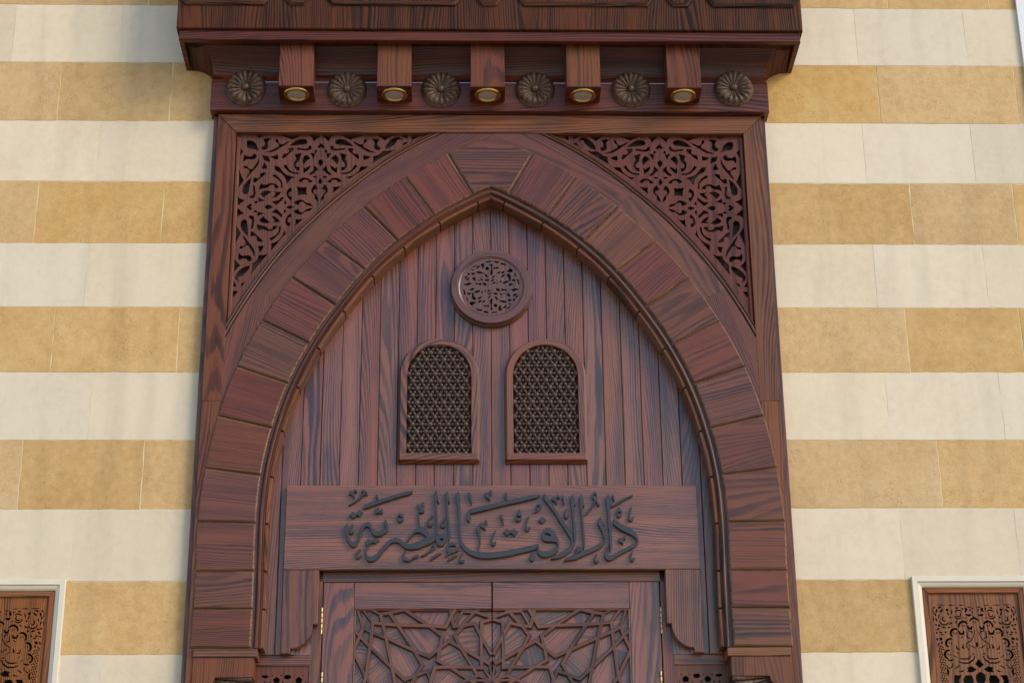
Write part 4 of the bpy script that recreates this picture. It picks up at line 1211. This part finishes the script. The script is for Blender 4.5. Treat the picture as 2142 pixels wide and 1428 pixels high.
# ------------------------------------------------------------------ canopy over the portal
YFa = -0.10
zf0 = on(1028, 232, YFa)[1]                   # bottom of the fascia
zf1 = on(1028, 165, YFa)[1]                   # where the cove starts
XF = (on(1608, 215, YFa)[0] - on(440, 215, YFa)[0]) / 2
ze = on(399, 148.7, 0.0)[1]                   # height of the cove's upper edge
XE = abs(on(399, 148.7, 0.0)[0])
def y_at(z, py):                              # depth at which height z is seen on row py
    lo, hi = -1.2, 0.0
    for _ in range(50):
        mid = (lo + hi) / 2
        if on(1028, py, mid)[1] > z: hi = mid
        else: lo = mid
    return (lo + hi) / 2
YE = y_at(ze, 85.6)
zb1 = on(1028, 66, YE)[1]
YBm = YE - 0.018
zbm = on(1028, 62.5, YBm)[1]
XB = (on(1675, 60, YBm)[0] - on(364.5, 60, YBm)[0]) / 2
print('CANOPY', YE, ze, zf1, zf0, XE, XF, XB, zbm)
canopy = thing('portal_canopy', 'projecting dark wood canopy with coved underside, brackets and carved rosettes', 'canopy', (0, 0, zf0))
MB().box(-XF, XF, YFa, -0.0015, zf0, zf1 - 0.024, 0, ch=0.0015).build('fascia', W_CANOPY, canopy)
XL = XE + 0.020
rows_c = [(XF, YFa, zf1 - 0.0235, zf1 - 0.0235), (XF - 0.001, YFa + 0.001, zf1 - 0.016, zf1 - 0.016), (XF - 0.003, YFa + 0.004, zf1 - 0.008, zf1 - 0.008), (XF - 0.006, YFa + 0.009, zf1 - 0.001, zf1 - 0.001)]
NT = 12
for k in range(1, NT + 1):
    t = math.pi / 2 * k / NT
    a, b = 1 - math.cos(t), math.sin(t)
    rows_c.append((XF - 0.006 + (XL - 0.02 - XF) * a, YFa + 0.010 + (YE + 0.034 - YFa - 0.010) * a, zf1 + (ze + 0.10 - zf1) * b, zf1 + (ze - zf1) * b))
for q in range(3):
    mm = MB()
    Vq, Gq, Fq = [], [], []
    acc = 0
    for k, (xx, yy, zfr, zsd) in enumerate(rows_c):
        acc += 0.022
        P_ = [(-xx, -0.0015, zsd), (-xx, yy, zfr), (xx, yy, zfr), (xx, -0.0015, zsd)]
        for p in P_[q:q + 2]:
            Vq.append(p); Gq.append((p[0] if q == 1 else p[1], acc, 4.0 + q))
    for k in range(len(rows_c) - 1): Fq.append((2 * k, 2 * k + 1, 2 * k + 3, 2 * k + 2))
    mm.add(Vq, Fq, Gq)
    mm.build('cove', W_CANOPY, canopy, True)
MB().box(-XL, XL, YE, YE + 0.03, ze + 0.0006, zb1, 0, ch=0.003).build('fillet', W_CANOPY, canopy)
for s in (-1, 1):
    a, b = sorted((s * (XL - 0.022), s * XL))
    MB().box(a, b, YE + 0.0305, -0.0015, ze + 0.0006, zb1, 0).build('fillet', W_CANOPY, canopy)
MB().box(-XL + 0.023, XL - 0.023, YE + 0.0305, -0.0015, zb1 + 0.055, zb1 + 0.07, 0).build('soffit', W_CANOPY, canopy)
zup = zbm + 1.25
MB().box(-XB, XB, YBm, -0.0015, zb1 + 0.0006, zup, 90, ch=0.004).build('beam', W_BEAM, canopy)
# moulded panel frames on the beam
zpl = on(1028, 15, YBm)[1]
panels = [(330, 566), (594, 650), (682, 966), (997, 1052), (1083, 1368), (1394, 1452), (1478, 1720)]
for a, b in panels:
    x0, x1 = on(a, 10, YBm)[0], on(b, 10, YBm)[0]
    x0, x1 = max(x0, -XB + 0.006), min(x1, XB - 0.006)
    hh = 0.5 if b - a > 100 else 0.16
    c = 0.032
    z0_, z1_ = zpl, zpl + hh
    oct_ = [(x0 + c, z0_), (x1 - c, z0_), (x1, z0_ + c * 1.3), (x1, z1_ - c * 1.3), (x1 - c, z1_), (x0 + c, z1_), (x0, z1_ - c * 1.3), (x0, z0_ + c * 1.3)]
    m = MB()
    loop = oct_ + oct_[:1]
    rows = []
    for d, y in ((0.0, YBm + 0.002), (0.004, YBm - 0.010), (0.012, YBm - 0.014), (0.017, YBm - 0.006), (0.024, YBm - 0.008), (0.030, YBm - 0.001)):
        rows.append([(x, y, z) for x, z in inset(oct_, d)])
    V, F, G_ = [], [], []
    for k, r in enumerate(rows):
        L_ = 0
        for i, p in enumerate(r):
            V.append(p); G_.append((p[0] + p[2], k * 0.008, 9.0))
    n = len(oct_)
    for k in range(len(rows) - 1):
        for i in range(n):
            j = (i + 1) % n
            F.append((k * n + i, k * n + j, (k + 1) * n + j, (k + 1) * n + i))
    m.add(V, F, G_)
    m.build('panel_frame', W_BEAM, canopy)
# brackets with downlights
YK = YFa - 0.145
zk = on(1028, 181, YK)[1]
brs = [(581, 655), (788, 860), (984.5, 1055.5), (1185.5, 1256), (1395.5, 1468)]
names = ['leftmost', 'second from the left', 'middle', 'second from the right', 'rightmost']
for k, (a, b) in enumerate(brs):
    x0, x1 = on(a, 181, YK)[0], on(b, 181, YK)[0]
    cxb = (x0 + x1) / 2; hw = 0.0835
    m = MB(); m.box(cxb - hw, cxb + hw, YK, YFa - 0.0006, zk, zb1 + 0.05, 90, ch=0.002)
    m.add([(cxb - hw, YK + 0.002, zk + 0.0003), (cxb + hw, YK + 0.002, zk + 0.0003), (cxb + hw, YFa, zk + 0.0003), (cxb - hw, YFa, zk + 0.0003)], [(0, 3, 2, 1)])
    m.build('bracket', W_STILE, canopy)
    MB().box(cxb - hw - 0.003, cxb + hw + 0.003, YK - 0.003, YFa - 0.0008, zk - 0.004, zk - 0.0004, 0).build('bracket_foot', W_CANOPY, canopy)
    t = thing('downlight', names[k].capitalize() + ' brass ringed recessed lamp under the canopy brackets', 'lamp', (cxb, YK + 0.073, zk - 0.016), 'brass downlights under the canopy')
    yc = YK + 0.073
    m = MB()
    m.lathe((cxb, yc, zk - 0.0045), [(0.066, 0.0), (0.067, -0.003), (0.064, -0.008), (0.058, -0.011), (0.051, -0.010), (0.046, -0.006), (0.045, -0.002)], 40, 'z')
    m.build('rim', M_BRASS, t, True)
    m = MB(); m.lathe((cxb, yc, zk - 0.0045), [(0.0455, -0.003), (0.03, -0.0055), (0.012, -0.0065), (0.0002, -0.007)], 32, 'z')
    m.build('lens', M_LENS, t, True)
# rosettes
ros = [(514, 180), (725.5, 184), (922.5, 184), (1119.5, 183.5), (1320, 183.5), (1535.5, 181)]
for k, (px, py) in enumerate(ros):
    rx, rz = on(px, py, YFa - 0.025)
    R0 = 0.096
    m = MB()
    V, F = [], []
    NP = 17; n = NP * 8
    prof = [(1.03, 0.0), (1.03, -0.006), (0.97, -0.009), (0.96, -0.012), (0.93, -0.026), (0.84, -0.036), (0.6, -0.030), (0.36, -0.020), (0.2, -0.014), (0.05, -0.014)]
    for (r, h) in prof:
        for i in range(n):
            al = 2 * math.pi * i / n
            ph = abs(math.sin(NP * al / 2 + k)) ** 0.6
            if r > 0.955: rr, hh = r, h
            else:
                rr = r * (0.93 + 0.07 * ph) if r > 0.8 else r
                hh = h * (0.42 + 0.58 * ph) if r > 0.1 else h
            V.append((rx + R0 * rr * math.cos(al), YFa + hh - 0.0004, rz + R0 * rr * math.sin(al)))
    for q in range(len(prof) - 1):
        for i in range(n):
            j = (i + 1) % n
            F.append((q * n + i, q * n + j, (q + 1) * n + j, (q + 1) * n + i))
    m.add(V, F)
    ro_ = m.build('rosette', W_ROSE, canopy, True)
    m = MB(); m.lathe((rx, YFa, rz), [(0.018, -0.008), (0.019, -0.020), (0.015, -0.028), (0.008, -0.033), (0.0003, -0.034)], 16)
    m.build('boss', W_ROSE, ro_, True)

# ------------------------------------------------------------------ carved side windows
def arc(cx_, cy_, r, a0, a1, n=10):
    return [(cx_ + r * math.cos(math.radians(a0 + (a1 - a0) * i / n)), cy_ - r * math.sin(math.radians(a0 + (a1 - a0) * i / n))) for i in range(n + 1)]
def stroke(line, w0):
    n = len(line)
    l, r = [], []
    a, b = offset_line(line, 1.0), offset_line(line, -1.0)
    for i in range(n):
        t = i / (n - 1)
        w = w0 * 0.78 * (0.35 + 0.65 * math.sin(math.pi * min(1, max(0, 0.12 + 0.76 * t))))
        c = Vector(line[i]); l.append(tuple(c + (Vector(a[i]) - c) * w)); r.append(tuple(c + (Vector(b[i]) - c) * w))
    return l + list(reversed(r))
def blob(x, y, a, b, ang):
    ca, sa = math.cos(math.radians(ang)), math.sin(math.radians(ang))
    a, b = a * 1.25, b * 1.25
    return [(x + a * math.cos(t) * ca - b * math.sin(t) * sa, y + a * math.cos(t) * sa + b * math.sin(t) * ca) for t in [2 * math.pi * i / 8 for i in range(8)]]
halfw = []
for c in ((600, 465, 20, 200), (462, 588, 55, 235), (385, 755, 70, 250), (365, 945, 80, 260)):
    halfw.append(stroke(arc(c[0], c[1], 72, c[2], c[3]), 26))
    halfw.append(blob(c[0] - 18, c[1] - 5, 7, 17, -25)); halfw.append(blob(c[0] + 18, c[1] + 3, 7, 17, 25))
for ln, w_ in (([(672, 455), (690, 508), (735, 516), (750, 465)], 24), ([(520, 545), (550, 600), (605, 598), (612, 545)], 24), ([(415, 668), (450, 720), (508, 714), (520, 665)], 24),
              ([(375, 870), (420, 903), (462, 880), (455, 832)], 24), ([(345, 1040), (400, 1045), (440, 1030)], 20), ([(655, 560), (668, 600), (662, 655), (735, 685)], 13),
              ([(680, 545), (748, 562), (752, 610)], 14), ([(800, 530), (772, 640), (735, 715), (655, 758), (655, 825), (720, 878)], 11), ([(700, 792), (755, 808), (795, 835), (822, 832)], 11),
              ([(480, 790), (500, 850), (550, 862)], 16), ([(605, 775), (590, 828), (620, 846)], 20), ([(495, 905), (525, 938)], 15), ([(440, 960), (500, 1000)], 15),
              ([(540, 1010), (610, 1022), (690, 1016), (738, 960)], 17), ([(520, 1062), (600, 1090), (700, 1088), (775, 1032), (803, 965)], 18), ([(745, 930), (800, 940)], 18),
              ([(330, 1180), (350, 1230), (345, 1300)], 26), ([(345, 1120), (335, 1160), (380, 1180), (430, 1130), (420, 1090)], 11), ([(470, 1180), (540, 1130)], 22),
              ([(640, 160), (655, 195), (635, 235)], 26), ([(645, 275), (690, 290), (735, 280)], 26), ([(470, 170), (520, 160)], 26), ([(600, 640), (560, 670)], 18), ([(640, 335), (590, 330)], 14)):
    halfw.append(stroke(ln, w_))
for c in ((520, 275, 72, 40, 150), (520, 275, 72, 190, 320), (520, 275, 38, 200, 420), (285, 360, 88, 190, 340), (290, 345, 40, 120, 300)):
    halfw.append(stroke(arc(*c), 15))
for b_ in ((150, 215, 14, 30, 10), (205, 155, 30, 13, -25), (235, 212, 34, 13, -40), (332, 198, 24, 18, 20), (265, 345, 36, 18, 0), (132, 275, 12, 26, -25), (185, 310, 9, 28, 5), (150, 362, 12, 28, -25),
           (112, 160, 13, 16, 30), (345, 262, 11, 34, -30), (380, 325, 17, 12, -30), (390, 425, 30, 11, -35), (480, 400, 24, 9, -50), (275, 490, 30, 12, 20), (176, 520, 26, 12, -35), (225, 575, 22, 12, 10),
           (250, 612, 28, 9, 5), (228, 685, 22, 24, 30), (245, 745, 14, 20, 0), (160, 580, 12, 16, 0), (305, 575, 14, 14, 0), (165, 690, 13, 22, 20), (185, 770, 22, 10, -40), (405, 235, 9, 34, 10),
           (145, 450, 18, 12, 30), (195, 460, 14, 20, 35), (360, 490, 18, 12, -30), (590, 180, 10, 20, -30), (700, 150, 28, 8, 0), (560, 120, 40, 6, 3), (395, 118, 50, 7, 0), (230, 115, 60, 6, 0), (95, 220, 7, 40, -8),
           (100, 350, 7, 36, -6), (715, 200, 8, 26, -10), (445, 290, 9, 30, 0)):
    halfw.append(blob(*b_))
rnd = random.Random(3)
for r in range(15):
    for c in range(3):
        x = 185 + c * 38 + (r % 2) * 14 + r * 5.2; y = 805 + r * 44 + c * 9
        halfw.append(blob(x, y, 17, 8, rnd.choice([35, -40, 60, -55])))
halfw += [[(655, 1165), (745, 1140), (832, 1195), (765, 1243), (662, 1243), (685, 1200)], [(510, 1240), (620, 1200), (600, 1240)], [(455, 1292), (575, 1292), (532, 1380), (560, 1440), (470, 1470), (445, 1390)],
          [(640, 1292), (745, 1292), (780, 1370), (780, 1440), (740, 1500), (650, 1500), (595, 1370)]]
axisw = [[(862, 1018), (952, 1118), (878, 1172), (797, 1105)], [(890, 1232), (975, 1280), (985, 1370), (945, 1450), (855, 1450), (812, 1370), (818, 1280)], blob(832, 778, 17, 36, 0),
         stroke(arc(781, 410, 74, 15, 165), 22), blob(763, 405, 7, 17, -25), blob(800, 405, 7, 17, 25), blob(755, 170, 9, 12, 0), blob(755, 235, 12, 9, 0), blob(775, 305, 8, 9, 0)]
YP = 0.012
def PW_(p): return on(1940 + p[0] / 8.025, 1250 + p[1] / 8.025, YP)
AXW = on(1940 + 783 / 8.025, 1250 + 130 / 8.025, YP)[0]
AXW = (AXW + on(1940 + 885 / 8.025, 1250 + 1230 / 8.025, YP)[0]) / 2
def side_window(s, label):
    w0, w1 = (WINR if s > 0 else WINL)
    # symmetric openings: wood frame edge measured beside the portal
    if s > 0: e = on(1927, 1230, YP)[0]; axis = AXW
    else: e = on(117, 1234, YP)[0]; axis = e - (AXW - on(1927, 1230, YP)[0])
    hw = abs(axis - e)
    zt = on(2000, 1229, YP)[1] if s > 0 else on(60, 1236, YP)[1]
    zbw = zt - 1.75
    win = thing('carved_window', label, 'window', (axis, 0.0, zbw - 0.06), 'carved windows either side of the portal')
    # stone surround: flat strip and rounded moulding, four mitred sides
    def rectline(d): return [(axis - hw - d, zbw - d), (axis + hw + d, zbw - d), (axis + hw + d, zt + d), (axis - hw - d, zt + d)]
    names_ = ['sill', 'surround_side', 'surround_head', 'surround_side']
    base = rectline(0.0)
    prof = [(0.0, 0.03), (0.0, 0.002), (0.004, -0.004), (0.012, -0.010), (0.020, -0.012), (0.0215, -0.010), (0.023, -0.020), (0.045, -0.021), (0.0475, -0.018), (0.0475, 0.004)]
    for k in range(4):
        m = MB(); V, F = [], []
        for d, y in prof:
            q = rectline(d); a, b = q[k], q[(k + 1) % 4]
            V += [(a[0], y, a[1]), (b[0], y, b[1])]
        for i in range(len(prof) - 1): F.append((2 * i, 2 * i + 1, 2 * i + 3, 2 * i + 2))
        m.add(V, F); m.build(names_[k], S_TRIM, win)
    fw = 0.027
    for k in range(4):
        a0, b0 = rectline(-0.001)[k], rectline(-0.001)[(k + 1) % 4]
        a1, b1 = rectline(-fw)[k], rectline(-fw)[(k + 1) % 4]
        MB().prism([a0, b0, b1, a1], YP - 0.012, 0.06, 0.003, 0 if k % 2 == 0 else 90).build('wood_frame', W_ORANGE, win)
    hs = []
    for q in halfw[-4:] + halfw[:-4]:
        P = [PW_(t) for t in q]
        P = [(x - AXW, z) for x, z in P]
        hs.append(P); hs.append([(-x, z) for x, z in P])
    for q in axisw:
        P = [PW_(t) for t in q]; P = [(x - AXW, z) for x, z in P]
        mx_ = sum(p[0] for p in P) / len(P)
        hs.append(P)
    dz = zt - on(2000, 1229, YP)[1]
    hs = [[(axis + x, z + dz) for x, z in q] for q in hs]
    lim_x = hw - fw - 0.006
    hs = clean_holes(hs)
    hs = [q for q in hs if all(abs(x - axis) < lim_x and z < zt - fw - 0.006 for x, z in q)]
    # simple continuation of the tracery below
    po = [(axis - hw + fw - 0.003, zbw + fw - 0.003), (axis + hw - fw + 0.003, zbw + fw - 0.003), (axis + hw - fw + 0.003, zt - fw + 0.003), (axis - hw + fw - 0.003, zt - fw + 0.003)]
    m = MB(); m.prism(po, YP, YP + 0.012, 0, 90, holes=hs)
    m.build('pierced_panel', W_ORANGE, win)
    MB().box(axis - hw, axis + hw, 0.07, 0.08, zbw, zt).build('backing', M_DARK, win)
side_window(1, 'carved orange wooden window in white stone frame at the right of the portal')
side_window(-1, 'carved orange wooden window in white stone frame at the left of the portal')

# ------------------------------------------------------------------ white pier at the right edge
xq = on(2126, 10, -0.02)[0]
pier = MB().box(xq, xq + 0.45, -0.02, -0.0025, 0.0, 9.6).build('white_pier', S_PIER)
pier['label'] = 'white plastered pier at the top right beyond the striped wall'
pier['category'] = 'pier'
print('OBJECTS', len(bpy.data.objects), 'HOLES', len(holes))
